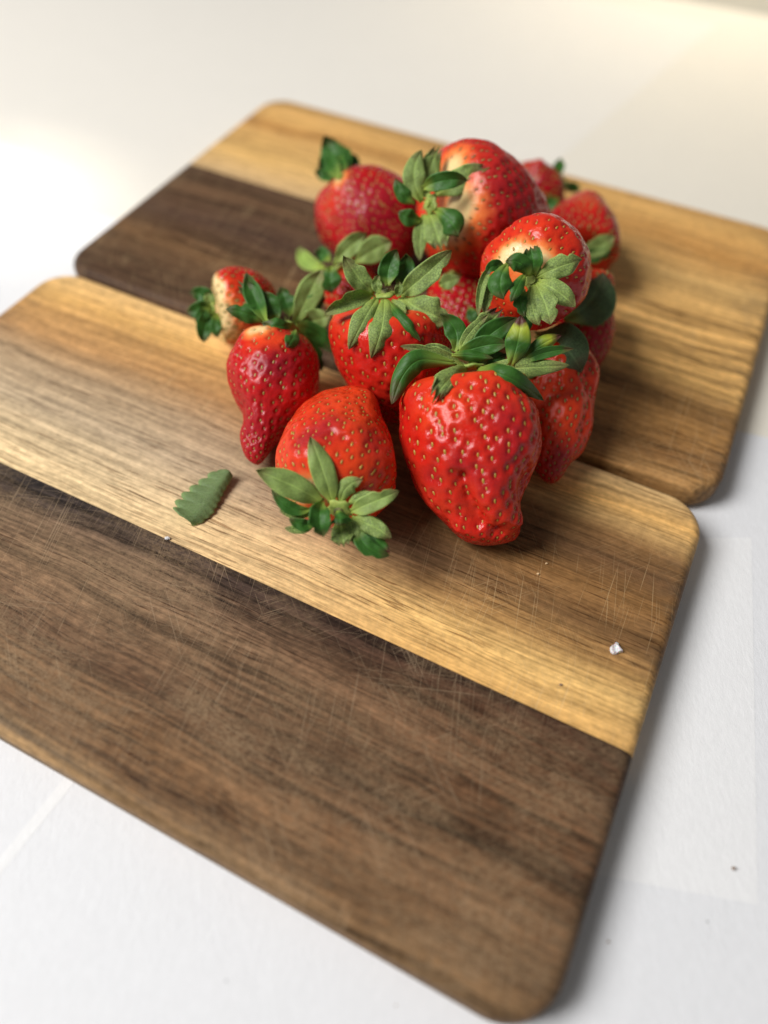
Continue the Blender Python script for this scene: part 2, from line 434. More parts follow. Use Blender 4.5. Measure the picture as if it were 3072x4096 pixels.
def rolled_edge_sheet(name, corners, mat, z, label, nu=60, nv=60, und=0.0, curl=None, thick=.12, seed=0):
    """A paper sheet on the table: bilinear patch, soft undulation, optional raised edge. corners: 4 world xy mm (a,b,c,d) ccw."""
    a, b, c, d = [np.array(q, float) for q in corners]
    U, V = np.meshgrid(np.linspace(0, 1, nu), np.linspace(0, 1, nv), indexing='ij')
    XY = (a * ((1 - U) * (1 - V))[..., None] + b * (U * (1 - V))[..., None] + c * (U * V)[..., None] + d * ((1 - U) * V)[..., None])
    rg = np.random.default_rng(seed)
    Z = np.zeros_like(U)
    if und:
        for wl in (260, 170, 110):
            for _ in range(2):
                k = rg.normal(size=2)
                k *= 2 * np.pi / wl / np.linalg.norm(k)
                Z += und * .4 * (1 + np.sin(XY @ k + rg.uniform(0, 6)))
        Z *= np.clip((XY[..., 1] - 330) / 130, 0, 1)
    if curl:
        for side, width, h in curl:
            if side == 'bump':
                Z += h * np.sin(np.pi * np.clip(V / width, 0, 1)) ** 2 * np.clip((.72 - U) / .3, 0, 1)
                continue
            dist = {'v0': V, 'v1': 1 - V, 'u0': U, 'u1': 1 - U}[side]
            Z += h * np.clip(1 - dist / width, 0, 1) ** 2
    top = np.concatenate([XY, (Z + z)[..., None]], -1).reshape(-1, 3)
    bot = top - [0, 0, thick]
    verts = np.concatenate([top, bot]) * MM + [0, 0, BOARD_T * MM]
    idx = np.arange(nu * nv).reshape(nu, nv)
    q = np.stack([idx[:-1, :-1], idx[1:, :-1], idx[1:, 1:], idx[:-1, 1:]], -1).reshape(-1, 4)
    n = nu * nv
    faces = q.tolist() + (q[:, ::-1] + n).tolist()
    rim = list(idx[:, 0]) + list(idx[-1, 1:]) + list(idx[-2::-1, -1]) + list(idx[0, -2:0:-1])
    for i in range(len(rim)):
        x, y = int(rim[i]), int(rim[(i + 1) % len(rim)])
        faces.append((y, x, x + n, y + n))
    me = bpy.data.meshes.new(name)
    me.from_pydata(verts.tolist(), [], faces)
    me.update()
    o = link(name, me, mat)
    me.set_sharp_from_angle(angle=math.radians(40))
    return tag(o, label, 'paper', 'white paper sheets laid over the table')

bm = bmesh.new()
bmesh.ops.create_grid(bm, x_segments=24, y_segments=24, size=1.6)
me = bpy.data.meshes.new('table_top')
bm.to_mesh(me)
bm.free()
tb = link('table_top', me, M_TABLE)
tb.location = (0, .6, -.0022)
tb['kind'] = 'structure'

rolled_edge_sheet('paper_sheet', [(-700, -200), (620, -200), (620, 448), (-700, 980)], M_PAPER, -12.6,
                  'widest white paper sheet under the boards, drooping over the far table edge', 90, 90, curl=[('v1', .085, -14.0)], seed=3)
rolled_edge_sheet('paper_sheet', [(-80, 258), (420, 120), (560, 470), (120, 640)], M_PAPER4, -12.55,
                  'added paper sheet with painted warm light at the right behind the back board', 60, 60, thick=.03)  # extra sheet, added to carry the warm light tint
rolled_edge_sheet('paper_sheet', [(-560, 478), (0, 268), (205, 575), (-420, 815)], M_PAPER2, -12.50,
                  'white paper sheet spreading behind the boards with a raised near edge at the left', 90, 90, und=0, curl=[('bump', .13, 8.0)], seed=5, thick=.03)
rolled_edge_sheet('paper_sheet', [(-40, 58.9), (94.6, 41.5), (121, 152), (-30, 140)], M_PAPER3, -12.55,
                  'thin white paper sheet whose square corner shows right of the front board', 20, 20, thick=.03)
rolled_edge_sheet('paper_sheet', [(-95.8, 31), (-92.4, 31), (-72.6, 70), (-76, 70)], M_PAPER3, -12.55,
                  'narrow folded paper strip at the lower left beside the dark plank', 6, 20, thick=.03)

# ---------------------------------------------------------------- cutting boards
def board_mesh(u0, u1, v0, v1, T, R, fil, seed):
    """Rounded rectangle with rolled edges; z from -T to 0. Dense outline rings so planks can be cut from it."""
    def outline(inset, nseg=14):
        r = max(R - inset, .5)
        pts = []
        for cx, cy, a0 in ((u1 - R, v1 - R, 0), (u0 + R, v1 - R, 90), (u0 + R, v0 + R, 180), (u1 - R, v0 + R, 270)):
            for k in range(nseg + 1):
                a = math.radians(a0 + 90 * k / nseg)
                pts.append((cx + r * math.cos(a), cy + r * math.sin(a)))
        return pts
    bm = bmesh.new()
    rings = []
    rng = random.Random(seed)
    prof = []
    for k in range(8):
        a = math.pi / 2 * k / 7
        prof.append((fil * (1 - math.sin(a)), -T + fil * (1 - math.cos(a))))
    for k in range(8):
        a = math.pi / 2 * k / 7
        prof.append((fil * (1 - math.cos(a)), -fil * (1 - math.sin(a))))
    for inset, z in prof:
        rings.append([bm.verts.new((x * MM, y * MM, z * MM)) for x, y in outline(inset)])
    for r0, r1 in zip(rings[:-1], rings[1:]):
        for i in range(len(r0)):
            j = (i + 1) % len(r0)
            bm.faces.new((r0[i], r0[j], r1[j], r1[i]))
    bm.faces.new(rings[-1])
    bm.faces.new(rings[0][::-1])
    return bm

def cutting_board(label, yaw, u0, u1, v0, v1, seam, mats, seed):
    t = thing('cutting_board', label, 'cutting board', (0, 0, BOARD_T * MM), yaw, 'acacia cutting boards pushed together')
    for k, (lo, hi) in enumerate(((None, seam - .06), (seam + .06, None))):
        bm = board_mesh(u0, u1, v0, v1, BOARD_T, 13.5, 3.6, seed)
        for lim, no in ((lo, -1), (hi, 1)):
            if lim is None:
                continue
            r = bmesh.ops.bisect_plane(bm, geom=bm.verts[:] + bm.edges[:] + bm.faces[:], plane_co=(0, lim * MM, 0), plane_no=(0, no, 0), clear_outer=True)
            ed = [e for e in r['geom_cut'] if isinstance(e, bmesh.types.BMEdge)]
            bmesh.ops.holes_fill(bm, edges=ed)
        me = bpy.data.meshes.new('plank')
        bm.normal_update()
        bm.to_mesh(me)
        bm.free()
        me.shade_smooth()
        o = link('plank', me, mats[k], t, smooth=True)
        try:
            me.set_sharp_from_angle(angle=math.radians(40))
        except Exception:
            pass
        if k == 1 and seed == 2:
            o.location.z = .00003
    return t
fb = cutting_board('front cutting board of one dark scratched plank and one golden plank', YAW_FRONT, -232.3, 30.8, 25.0, 183.4, 93.1, (M_FRONT_DARK, M_FRONT_LIGHT), 1)
bb = cutting_board('back cutting board, golden at its far side and dark brown at its left end', YAW_BACK, -230.5, 35.3, 187.4, 356.0, 277.0, (M_BACK_DARK, M_BACK_LIGHT), 2)

# ---------------------------------------------------------------- strawberries
BERRIES = [
{"name":"A","seed":1,"C":[26.03,172.64,35.55],"T":[32.06,131.25,5.11],"V":[-0.1265,-0.6618,0.739],"sec":[[0.05,20.27,13.35,13.67,13.67],[0.16,24.74,13.43,17.63,17.63],[0.29,24.78,16.42,19.76,19.76],[0.44,23.9,16.63,20.03,20.03],[0.64,21.03,12.49,17.43,17.43],[0.79,15.87,8.72,12.75,12.75],[0.92,10.61,8.38,8.63,8.63],[0.97,7.26,7.22,6.19,6.19]],"dep":2.5,"rough":0.2,"sp":4.0,"dim":0.8,"seedsize":1.0,"ind":1,"look":{"white":0.0,"orange":0.3,"deep":0.2},"seedcol":0,"bumps":[[[[20.54,136.48,28.32],[23.24,133.59,22.97],[26.82,130.86,17.26]],2.5,-2.6],[[[29.35,132.98,23.18],[33.05,131.97,19.51]],5.5,2.6],[[[26.81,129.25,11.67],[22.73,131.2,13.15]],3.6,2.4],[[[36.71,132.04,15.37]],3.4,2.0],[[[32.29,129.44,15.0]],2.5,-3.2],[[[15.2,136.66,16.33]],6,1.6],[[[36.85,147.08,37.56]],7,1.4],[[[39.56,140.48,22.92]],4,-1.6],[[[25.32,141.63,37.08]],9,-1.2]],"tints":[[[[31.29,148.29,41.31],[34.79,146.27,38.26],[33.09,140.72,34.93]],5,0.6,"m"],[[[20.17,138.92,32.25],[22.85,137.27,30.5]],4,0.6,"m"],[[[12.54,139.66,24.93]],4,0.5,"m"],[[[28.61,135.33,29.31]],5,0.55,"m"],[[[16.93,153.9,41.82],[11.44,152.89,38.9]],8,0.75,"o"],[[[23.72,160.08,45.07],[12.55,161.62,41.2]],5,0.7,"o"]],"label":"largest strawberry, at the front, with a creased lumpy tip touching the board"},
{"name":"B","seed":2,"C":[57.28,202.41,23.84],"T":[52.09,156.97,4.14],"V":[-0.2125,-0.6981,0.6838],"sec":[[0.08,9.3,8.21,8.06,8.06],[0.25,11.57,10.97,11.25,11.25],[0.5,11.32,11.28,11.3,11.3],[0.75,9.99,9.39,9.45,9.45],[0.9,6.2,4.69,5.57,5.57]],"sp":3.3,"dim":0.5,"seedsize":0.82,"ind":1,"look":{"white":0,"orange":0.9,"deep":0},"seedcol":1,"bumps":[[[[61.9,190.2,27.8],[61.91,176.32,23.05],[60.87,168.05,17.13]],2.4,-1.0],[[[65.58,188.37,23.85]],5,1.2]],"tints":[[[[52.17,183.89,27.05],[53.21,175.71,25.04]],10,0.9,"o"],[[[52.5,158.49,9.99],[53.75,159.36,11.27]],8,0.8,"m"]],"label":"slim orange-red strawberry half hidden behind the right side of the largest one"},
{"name":"C","seed":3,"C":[-14.95,129.15,23.17],"T":[-8.55,182.96,14.01],"V":[0.0507,-0.6721,0.7387],"sec":[[0.04,9.19,9.75,9.5,9.5],[0.12,13.71,15.7,14.82,14.82],[0.24,17.04,18.55,17.55,17.55],[0.45,13.09,18.91,16.22,16.22],[0.7,7.14,15.59,12.25,12.25],[0.88,5.44,7.27,7.23,7.23]],"dep":2,"rough":0.25,"sp":3.35,"dim":0.5,"seedsize":0.85,"ind":1,"look":{"white":0.0,"orange":0.72,"deep":0.05},"seedcol":0,"bumps":[[[[-25.1,145.36,35.05],[-17.22,143.65,38.31],[-12.03,140.79,38.09]],4,-1.6],[[[-2.15,143.57,34.88]],5,-1.2],[[[-5.68,166.12,28.46]],6,1.5],[[[-17.94,136.42,35.14]],7,0.8]],"tints":[[[[-22.83,142.23,35.79],[-17.34,145.12,38.56]],5,0.8,"m"],[[[-3.39,142.79,35.63]],4,0.5,"m"],[[[-9.21,135.22,34.34],[-5.34,133.25,29.27]],9,1,"o"],[[[-27.12,137.8,30.07],[-24.33,133.78,27.2]],7,0.9,"o"],[[[-20.66,132.34,26.83],[-17.86,131.85,26.45]],4,1.1,"w"],[[[-26.76,134.29,20.3],[-23.2,132.1,21.67]],3,1.1,"w"],[[[-15.98,131.13,24.06]],5,0.8,"w"]],"label":"strawberry lying on its side at the front with its leafy crown turned to the viewer"},
{"name":"D","seed":4,"C":[-33.23,202.54,22.68],"T":[-40.84,157.51,5.81],"V":[0.1456,-0.7079,0.6911],"sec":[[0.06,6.82,7.51,7.72,7.72],[0.2,16.06,11.28,13.54,13.54],[0.38,17.76,13.12,15.03,15.03],[0.55,14.08,15.23,14.27,14.27],[0.68,9.11,9.36,9.66,9.66],[0.82,7.36,4.53,6.5,6.5],[0.93,5.22,2.81,4.23,4.23]],"rough":0.25,"sp":3.5,"dim":0.62,"seedsize":0.78,"tipdens":2.2,"ind":1,"look":{"white":0,"orange":0.05,"deep":0.7},"seedcol":1,"bumps":[[[[-38.27,180.15,31.23]],6,0.6],[[[-42.15,168.8,19.5]],5,0.6],[[[-46.32,168.64,14.3]],5,-0.8]],"tints":[[[[-38.69,176.77,29.55],[-34.52,177.23,29.41]],4.5,1,"m"],[[[-37.7,173.07,27.36]],4,0.5,"m"],[[[-41.08,185.64,31.86],[-35.42,186.53,32.37]],5,0.9,"o"],[[[-43.93,190.5,31.86],[-40.99,190.77,32.55]],3.5,1,"w"],[[[-41.9,163.47,14.79],[-39.56,160.2,12.2]],8,0.6,"m"]],"label":"pinched dark red strawberry standing nose down at the left of the pile"},
{"name":"E","seed":5,"C":[-63.74,220.69,14.29],"T":[-42.13,228.68,12.85],"V":[0.1822,-0.7733,0.6073],"sec":[[0.08,11.93,11.19,10.89,10.89],[0.3,13.06,13.91,13.12,13.12],[0.55,13.05,13.84,12.98,12.98],[0.8,9.82,11.51,10.12,10.12]],"sp":3.2,"dim":0.45,"ind":0,"look":{"white":0.16,"orange":0.3,"deep":0.2},"seedcol":1,"bumps":[],"tints":[[[[-59.63,213.9,20.21],[-57.67,210.59,13.01]],6.5,1.2,"w"],[[[-55.49,218.18,26.78]],6,0.8,"o"]],"label":"small pale-shouldered strawberry lying apart at the far left"},
{"name":"F","seed":6,"C":[-1.95,198.33,39.61],"T":[4.53,184.64,1.41],"V":[-0.005,-0.7488,0.6628],"sec":[[0.05,16.56,11.17,13.41,13.41],[0.18,19.23,16.53,16.77,16.77],[0.38,19.13,17.83,18.05,18.05],[0.6,17.06,17.59,16.18,16.18],[0.8,14.33,14.51,12.54,12.54],[0.93,9.9,9.85,8.4,8.4]],"rough":0.2,"sp":4.0,"dim":0.65,"seedsize":0.9,"ind":1,"look":{"white":0.0,"orange":0.22,"deep":0.2},"seedcol":0,"bumps":[],"tints":[[[[-15.97,186.04,35.77]],6,0.5,"o"]],"label":"strawberry in the middle of the pile with pale veined sepals spread like a star"},
{"name":"G","seed":7,"C":[13.09,243.34,46.38],"T":[57.9,268.54,25.37],"V":[-0.118,-0.8507,0.5123],"sec":[[0.03,12.02,12.02,12.02,12.02],[0.1,18.36,20.03,18.69,18.69],[0.2,22.2,22.03,21.7,21.7],[0.38,23.86,20.03,22.7,22.7],[0.55,21.7,15.35,20.03,20.03],[0.72,16.35,9.01,15.02,15.02],[0.86,10.01,4.67,9.01,9.01],[0.95,5.67,3.0,5.34,5.34]],"dep":2,"rough":0.2,"sp":3.7,"dim":0.75,"seedsize":0.95,"ind":1,"look":{"white":0.0,"orange":0.25,"deep":0.7},"seedcol":2,"bumps":[],"tints":[[[[16.91,248.8,56.35]],7,1.1,"w"],[[[18.0,235.62,43.3],[19.82,236.94,48.53]],9,1.25,"w"],[[[22.19,239.55,55.32],[24.32,232.2,48.31]],8,0.7,"o"],[[[32.47,237.63,56.94],[39.35,236.64,51.39]],12,0.6,"m"]],"label":"big pale-necked strawberry on top of the pile with its crown facing left"},
{"name":"H","seed":8,"C":[36.82,191.71,54.7],"T":[55.28,231.44,34.74],"V":[-0.1766,-0.8114,0.5572],"sec":[[0.04,8.15,7.93,8.05,8.05],[0.12,12.58,12.2,12.26,12.26],[0.24,17.2,16.42,16.11,16.11],[0.42,16.65,13.74,15.63,15.63],[0.7,11.65,11.4,12.22,12.22],[0.9,7.71,7.54,7.88,7.88]],"dep":2,"sp":3.6,"dim":0.5,"seedsize":0.8,"ind":1,"look":{"white":0.02,"orange":0.4,"deep":0.2},"seedcol":0,"bumps":[[[[39.0,199.06,62.15],[37.85,196.47,60.01]],2.5,-0.7],[[[43.6,201.63,63.74]],4,0.7]],"tints":[[[[31.7,198.04,57.06],[31.19,197.59,55.78],[34.06,198.3,59.34]],4.2,1.1,"w"],[[[39.8,195.6,59.94],[42.06,194.33,59.4]],4.2,1.05,"w"],[[[36.08,196.25,58.53]],5.5,1.15,"w"],[[[32.29,198.28,57.71]],4.5,1.1,"w"],[[[40.3,201.68,63.53],[35.37,203.89,61.85]],6,0.6,"o"],[[[45.65,197.88,61.78]],7,0.6,"o"],[[[53.24,192.05,48.91],[48.68,190.09,43.4]],9,0.6,"m"]],"label":"squat strawberry high on the right of the pile with a cream shoulder above its sepals"},
{"name":"I","seed":9,"C":[-26.86,299.74,25.07],"T":[2.87,256.56,14.66],"V":[0.0368,-0.8525,0.5215],"sec":[[0.03,3.21,3.02,3.17,3.17],[0.1,4.48,4.24,4.72,4.72],[0.17,9.63,6.95,8.84,8.84],[0.26,16.51,11.88,13.98,13.98],[0.42,20.8,17.09,17.45,17.45],[0.68,18.68,21.36,17.64,17.64],[0.88,12.02,12.56,11.4,11.4]],"sp":3.4,"dim":0.55,"seedsize":0.9,"ind":0,"look":{"white":0,"orange":0.0,"deep":1},"seedcol":1,"bumps":[],"tints":[[[[-23.45,276.61,35.32]],4,1.1,"w"],[[[-22.99,269.55,31.4],[-27.56,270.2,26.05]],5,0.6,"o"],[[[-12.17,262.16,33.54],[-6.85,259.11,30.08]],12,0.9,"m"]],"label":"blurred dark red strawberry at the back left with a bent crown on a short neck"},
{"name":"J","seed":10,"C":[69.79,317.35,13.64],"T":[49.31,311.37,12.84],"V":[-0.1629,-0.86,0.4836],"sec":[[0.1,6.85,9.72,8.3,8.3],[0.35,9.64,12.33,11.38,11.38],[0.65,11.26,12.08,11.62,11.62],[0.88,10.21,8.15,8.66,8.66]],"sp":3.2,"dim":0.4,"ind":0,"look":{"white":0,"orange":0,"deep":0.5},"seedcol":1,"bumps":[[[[57.8,314.05,24.74]],3,2.0]],"tints":[[[[57.91,304.9,20.09]],14,0.6,"m"]],"label":"soft red strawberry farthest back, its crown pointing right"},
{"name":"K","seed":11,"C":[72.1,259.88,16.22],"T":[76.34,296.65,21.72],"V":[-0.2216,-0.8308,0.5106],"sec":[[0.1,12.93,17.43,13.16,13.16],[0.35,12.47,18.56,13.83,13.83],[0.65,8.46,14.43,10.86,10.86],[0.88,4.88,6.48,5.94,5.94]],"sp":3.0,"dim":0.45,"ind":0,"look":{"white":0,"orange":0.05,"deep":0.5},"seedcol":1,"bumps":[],"tints":[[[[70.77,278.23,31.17],[73.4,275.38,32.03]],6,0.7,"o"]],"label":"blurred strawberry at the back right with one green sepal across it"},
{"name":"L","seed":12,"C":[67.97,239.84,23.54],"T":[70.0,208.53,4.59],"V":[-0.2353,-0.7646,0.6],"sec":[[0.08,12.34,10.25,10.0,10.0],[0.3,12.1,8.98,9.78,9.78],[0.55,10.7,9.35,9.55,9.55],[0.8,7.51,6.88,7.01,7.01]],"sp":3.2,"dim":0.45,"ind":0,"look":{"white":0,"orange":0,"deep":0.5},"seedcol":1,"bumps":[],"tints":[[[[70.77,232.29,30.38],[76.31,231.03,23.94]],5,0.9,"o"],[[[69.97,211.28,16.16]],8,0.6,"m"]],"label":"strawberry on the right edge of the pile behind one broad dark sepal"},
{"name":"M","seed":13,"C":[22.81,245.91,13.83],"T":[26.59,214.51,11.19],"V":[-0.0847,-0.7891,0.6084],"sec":[[0.08,8.66,8.66,8.31,8.31],[0.35,12.82,12.82,11.78,11.78],[0.65,11.78,11.78,10.74,10.74],[0.88,6.93,6.93,6.93,6.93]],"sp":3.2,"dim":0.45,"ind":0,"look":{"white":0,"orange":0,"deep":1.0},"seedcol":1,"bumps":[],"tints":[],"label":"shaded strawberry buried in the gap under the topmost one"},
{"name":"N","seed":14,"C":[-19.25,243.33,16.14],"T":[-9.73,227.1,8.74],"V":[0.0491,-0.7972,0.6018],"sec":[[0.1,8.18,8.18,7.84,7.84],[0.35,11.25,11.25,9.89,9.89],[0.65,10.23,10.23,9.21,9.21],[0.88,6.48,6.48,6.14,6.14]],"sp":3.2,"dim":0.45,"ind":0,"look":{"white":0,"orange":0.1,"deep":0.3},"seedcol":1,"bumps":[],"tints":[],"label":"hidden strawberry behind the star-shaped crown, its blurred sepals rising at the left"}]
SEPALS = [
{"b":"F","p":[[-6.52,199.32,41.63],[-10.47,199.3,45.39],[-15.89,202.63,51.73]],"w":6.36,"s":"o","f":"p","v":[0.044,-0.812,0.582]},
{"b":"F","p":[[-6.73,197.81,41.73],[-13.64,192.47,42.68],[-20.85,189.14,40.13]],"w":4.97,"s":"l","f":"p","v":[0.056,-0.792,0.609],"cup":0.5},
{"b":"F","p":[[-5.28,196.37,41.89],[-8.85,185.45,41.41],[-13.02,180.17,34.51]],"w":6.71,"s":"l","f":"p","v":[0.038,-0.779,0.626],"cup":-0.35},
{"b":"F","p":[[-3.32,196.23,41.78],[-3.2,182.59,42.04],[-6.18,177.43,33.77]],"w":7.22,"s":"l","f":"p","v":[0.018,-0.776,0.631],"cup":-0.3},
{"b":"F","p":[[-2.17,195.0,42.1],[2.45,185.12,43.02],[8.44,181.1,38.53]],"w":3.67,"s":"l","f":"d","v":[-0.012,-0.783,0.622],"cup":-0.5},
{"b":"F","p":[[-0.8,195.88,41.51],[1.78,192.79,41.67],[3.75,188.34,42.72]],"w":2.75,"s":"l","f":"p","v":[-0.007,-0.792,0.61]},
{"b":"F","p":[[1.91,197.47,41.47],[8.93,191.12,41.69],[16.86,189.81,39.38]],"w":9.5,"s":"o","f":"p","v":[-0.038,-0.79,0.611],"cup":-0.2},
{"b":"F","p":[[1.88,198.03,41.9],[8.76,199.6,48.14],[16.56,203.53,54.93]],"w":7.04,"s":"l","f":"p","v":[-0.037,-0.816,0.577],"cup":0.3},
{"b":"F","p":[[-2.09,200.09,43.48],[-2.16,204.25,46.66],[0.16,208.31,51.04]],"w":6.27,"s":"l","f":"d","v":[0.005,-0.819,0.573],"cup":0.3},
{"b":"F","p":[[1.28,200.23,42.32],[2.98,206.18,44.36],[3.02,209.2,49.2]],"w":5.97,"s":"l","f":"d","v":[-0.01,-0.817,0.576],"cup":0.3},
{"b":"F","p":[[-4.08,198.35,42.15],[-5.56,199.4,44.21],[-5.0,201.05,46.73]],"w":3.13,"s":"l","f":"p","v":[0.02,-0.808,0.589]},
{"b":"F","p":[[0.68,196.87,42.27],[1.26,196.88,44.8],[1.14,197.94,46.87]],"w":2.59,"s":"l","f":"p","v":[-0.004,-0.805,0.593]},
{"b":"C","p":[[-16.94,128.52,25.21],[-24.5,129.2,30.77],[-34.38,131.51,33.8]],"w":7.0,"s":"l","f":"p","v":[0.122,-0.625,0.771],"cup":-0.15,"vein":0.4},
{"b":"C","p":[[-14.18,128.01,26.08],[-16.42,131.54,33.82],[-20.57,139.76,38.86]],"w":6.51,"s":"l","f":"p","v":[0.083,-0.644,0.76],"cup":-0.2,"vein":0.4},
{"b":"C","p":[[-11.72,127.72,25.85],[-10.37,129.99,30.12],[-6.13,131.88,31.56]],"w":4.6,"s":"l","f":"p","v":[0.045,-0.628,0.777],"cup":-0.3,"vein":0.4,"brown":0.6},
{"b":"C","p":[[-9.76,127.6,25.76],[-6.42,128.85,27.98],[-2.21,129.49,28.47]],"w":2.92,"s":"l","f":"p","v":[0.03,-0.62,0.784],"cup":-0.5},
{"b":"C","p":[[-8.95,126.27,24.75],[-3.19,127.2,27.97],[3.9,129.87,30.02]],"w":5.09,"s":"l","f":"p","v":[0.013,-0.618,0.786],"cup":0.3,"vein":0.3,"brown":0.5},
{"b":"C","p":[[-19.7,126.44,24.88],[-25.07,125.21,26.45],[-30.42,128.94,29.31]],"w":3.39,"s":"l","f":"d","v":[0.12,-0.609,0.784],"cup":0.3},
{"b":"C","p":[[-19.24,126.1,23.36],[-23.66,124.72,24.82],[-28.06,125.13,25.13]],"w":3.16,"s":"l","f":"p","v":[0.113,-0.6,0.792]},
{"b":"C","p":[[-18.55,123.58,22.69],[-21.71,121.69,23.76],[-25.18,123.0,24.76]],"w":3.15,"s":"l","f":"d","v":[0.105,-0.591,0.8],"cup":0.4},
{"b":"C","p":[[-18.83,123.39,21.28],[-22.59,121.88,21.38],[-26.64,122.11,21.56]],"w":2.44,"s":"l","f":"p","v":[0.108,-0.584,0.804]},
{"b":"C","p":[[-16.57,126.68,27.58],[-16.78,121.19,28.41],[-15.78,117.77,24.53]],"w":5.61,"s":"o","f":"d","v":[0.08,-0.597,0.799],"cup":0.3},
{"b":"C","p":[[-12.67,124.5,27.17],[-11.69,121.39,28.56],[-11.52,118.92,27.93]],"w":5.46,"s":"o","f":"d","v":[0.059,-0.599,0.799],"cup":-0.5},
{"b":"C","p":[[-11.73,123.84,22.89],[-10.92,119.41,23.27],[-10.03,116.67,21.17]],"w":6.04,"s":"t","f":"p","v":[0.053,-0.581,0.812],"cup":-0.2},
{"b":"C","p":[[-9.85,125.08,23.83],[-8.14,121.25,23.42],[-6.47,117.47,20.53]],"w":3.63,"s":"l","f":"p","v":[0.039,-0.586,0.809]},
{"b":"C","p":[[-7.5,122.63,23.22],[-4.04,117.19,21.57],[2.08,116.11,19.48]],"w":4.11,"s":"l","f":"d","v":[0.015,-0.575,0.818],"cup":0.3},
{"b":"C","p":[[-8.62,124.93,23.72],[-2.62,121.44,24.83],[2.21,119.14,23.07]],"w":4.59,"s":"l","f":"p","v":[0.015,-0.591,0.806],"cup":-0.3,"brown":0.5},
{"b":"C","p":[[-7.08,123.63,22.72],[-1.73,119.19,21.84],[2.05,116.65,19.89]],"w":3.39,"s":"l","f":"d","v":[0.011,-0.579,0.815],"cup":-0.4,"brown":1},
{"b":"C","p":[[-8.22,126.35,22.28],[-3.0,125.57,21.69],[0.51,124.53,20.89]],"w":2.71,"s":"l","f":"p","v":[0.017,-0.597,0.802]},
{"b":"A","p":[[22.6,171.26,37.02],[16.22,159.68,43.3],[11.69,153.06,39.89]],"w":6.85,"s":"t","f":"p","v":[-0.076,-0.73,0.679],"cup":-0.4},
{"b":"A","p":[[21.55,172.28,36.54],[12.97,173.7,40.15],[2.24,175.07,41.2]],"w":3.55,"s":"l","f":"p","v":[-0.053,-0.754,0.654],"cup":0.4,"brown":0.6},
{"b":"A","p":[[20.84,173.91,36.53],[13.76,174.8,39.73],[7.75,174.87,39.78]],"w":4.51,"s":"o","f":"p","v":[-0.061,-0.754,0.654]},
{"b":"A","p":[[19.14,172.62,38.06],[8.1,169.74,40.89],[3.54,166.05,38.07],[0.63,159.36,32.94]],"w":6.47,"s":"l","f":"d","v":[-0.035,-0.738,0.674],"cup":-0.4,"brown":0.7},
{"b":"A","p":[[25.22,171.36,37.1],[31.88,159.64,45.3],[44.73,164.24,32.9]],"w":6.05,"s":"l","f":"d","v":[-0.15,-0.728,0.669],"cup":-0.4,"brown":0.3},
{"b":"A","p":[[25.59,171.38,37.11],[38.33,170.65,39.07],[51.88,172.52,39.24]],"w":5.6,"s":"l","f":"p","v":[-0.166,-0.739,0.653],"cup":-0.4},
{"b":"A","p":[[17.38,172.8,40.72],[23.22,172.11,41.45],[29.35,171.75,41.18]],"w":3.15,"s":"l","f":"d","v":[-0.102,-0.753,0.651],"cup":-0.8},
{"b":"A","p":[[19.03,174.4,39.43],[26.16,175.2,42.56],[33.58,175.15,43.78]],"w":5.58,"s":"l","f":"d","v":[-0.114,-0.758,0.642],"cup":0.2},
{"b":"A","p":[[23.68,177.02,38.91],[28.6,180.33,42.71],[36.25,184.66,46.02]],"w":6.41,"s":"l","f":"d","v":[-0.126,-0.769,0.627],"cup":0.3},
{"b":"A","p":[[22.61,178.36,38.68],[27.25,183.36,42.51],[32.5,187.57,47.0]],"w":7.58,"s":"t","f":"p","v":[-0.116,-0.774,0.623],"cup":0.2,"brown":1},
{"b":"A","p":[[20.17,176.41,39.71],[22.57,180.39,42.76],[27.94,185.09,46.35]],"w":3.2,"s":"l","f":"p","v":[-0.101,-0.772,0.628],"brown":0.5},
{"b":"A","p":[[18.55,178.37,37.43],[18.72,184.02,40.5],[13.83,187.04,44.07]],"w":6.11,"s":"l","f":"d","v":[-0.072,-0.773,0.63],"cup":0.2,"brown":0.4},
{"b":"A","p":[[34.59,171.1,39.41],[35.97,174.7,45.95],[36.36,180.24,50.2]],"w":6.81,"s":"l","f":"d","v":[-0.155,-0.762,0.629],"cup":-0.3,"brown":1,"yel":1},
{"b":"A","p":[[37.44,180.17,43.85],[38.62,181.79,46.35],[39.21,184.34,48.3]],"w":3.74,"s":"l","f":"d","v":[-0.163,-0.774,0.612]},
{"b":"A","p":[[38.38,173.48,39.98],[43.01,175.36,43.94],[48.6,177.78,45.79]],"w":4.45,"s":"l","f":"d","v":[-0.186,-0.754,0.63],"cup":-0.6,"brown":1,"yel":1},
{"b":"A","p":[[38.06,172.58,39.29],[44.06,174.26,41.84],[52.72,175.63,42.89]],"w":3.16,"s":"l","f":"d","v":[-0.193,-0.746,0.637],"brown":0.7},
{"b":"A","p":[[27.55,172.81,36.95],[29.96,173.63,38.84],[33.76,176.04,39.42]],"w":4.13,"s":"l","f":"d","v":[-0.131,-0.748,0.651]},
{"b":"A","p":[[24.94,172.41,36.64],[26.23,173.19,38.5],[28.44,173.87,39.02]],"w":3.0,"s":"l","f":"p","v":[-0.114,-0.747,0.655]},
{"b":"B","p":[[46.88,200.79,26.38],[53.62,190.63,31.13],[59.15,183.01,27.71]],"w":13.41,"s":"o","f":"g","v":[-0.208,-0.748,0.631],"cup":-0.2},
{"b":"B","p":[[43.22,192.0,19.64],[44.63,187.76,21.64],[46.0,184.46,23.93]],"w":2.88,"s":"l","f":"d","v":[-0.174,-0.734,0.657]},
{"b":"H","p":[[39.2,189.01,57.66],[38.64,190.71,61.49],[37.76,194.65,63.24]],"w":5.49,"s":"t","f":"d","v":[-0.165,-0.818,0.552],"cup":0.4},
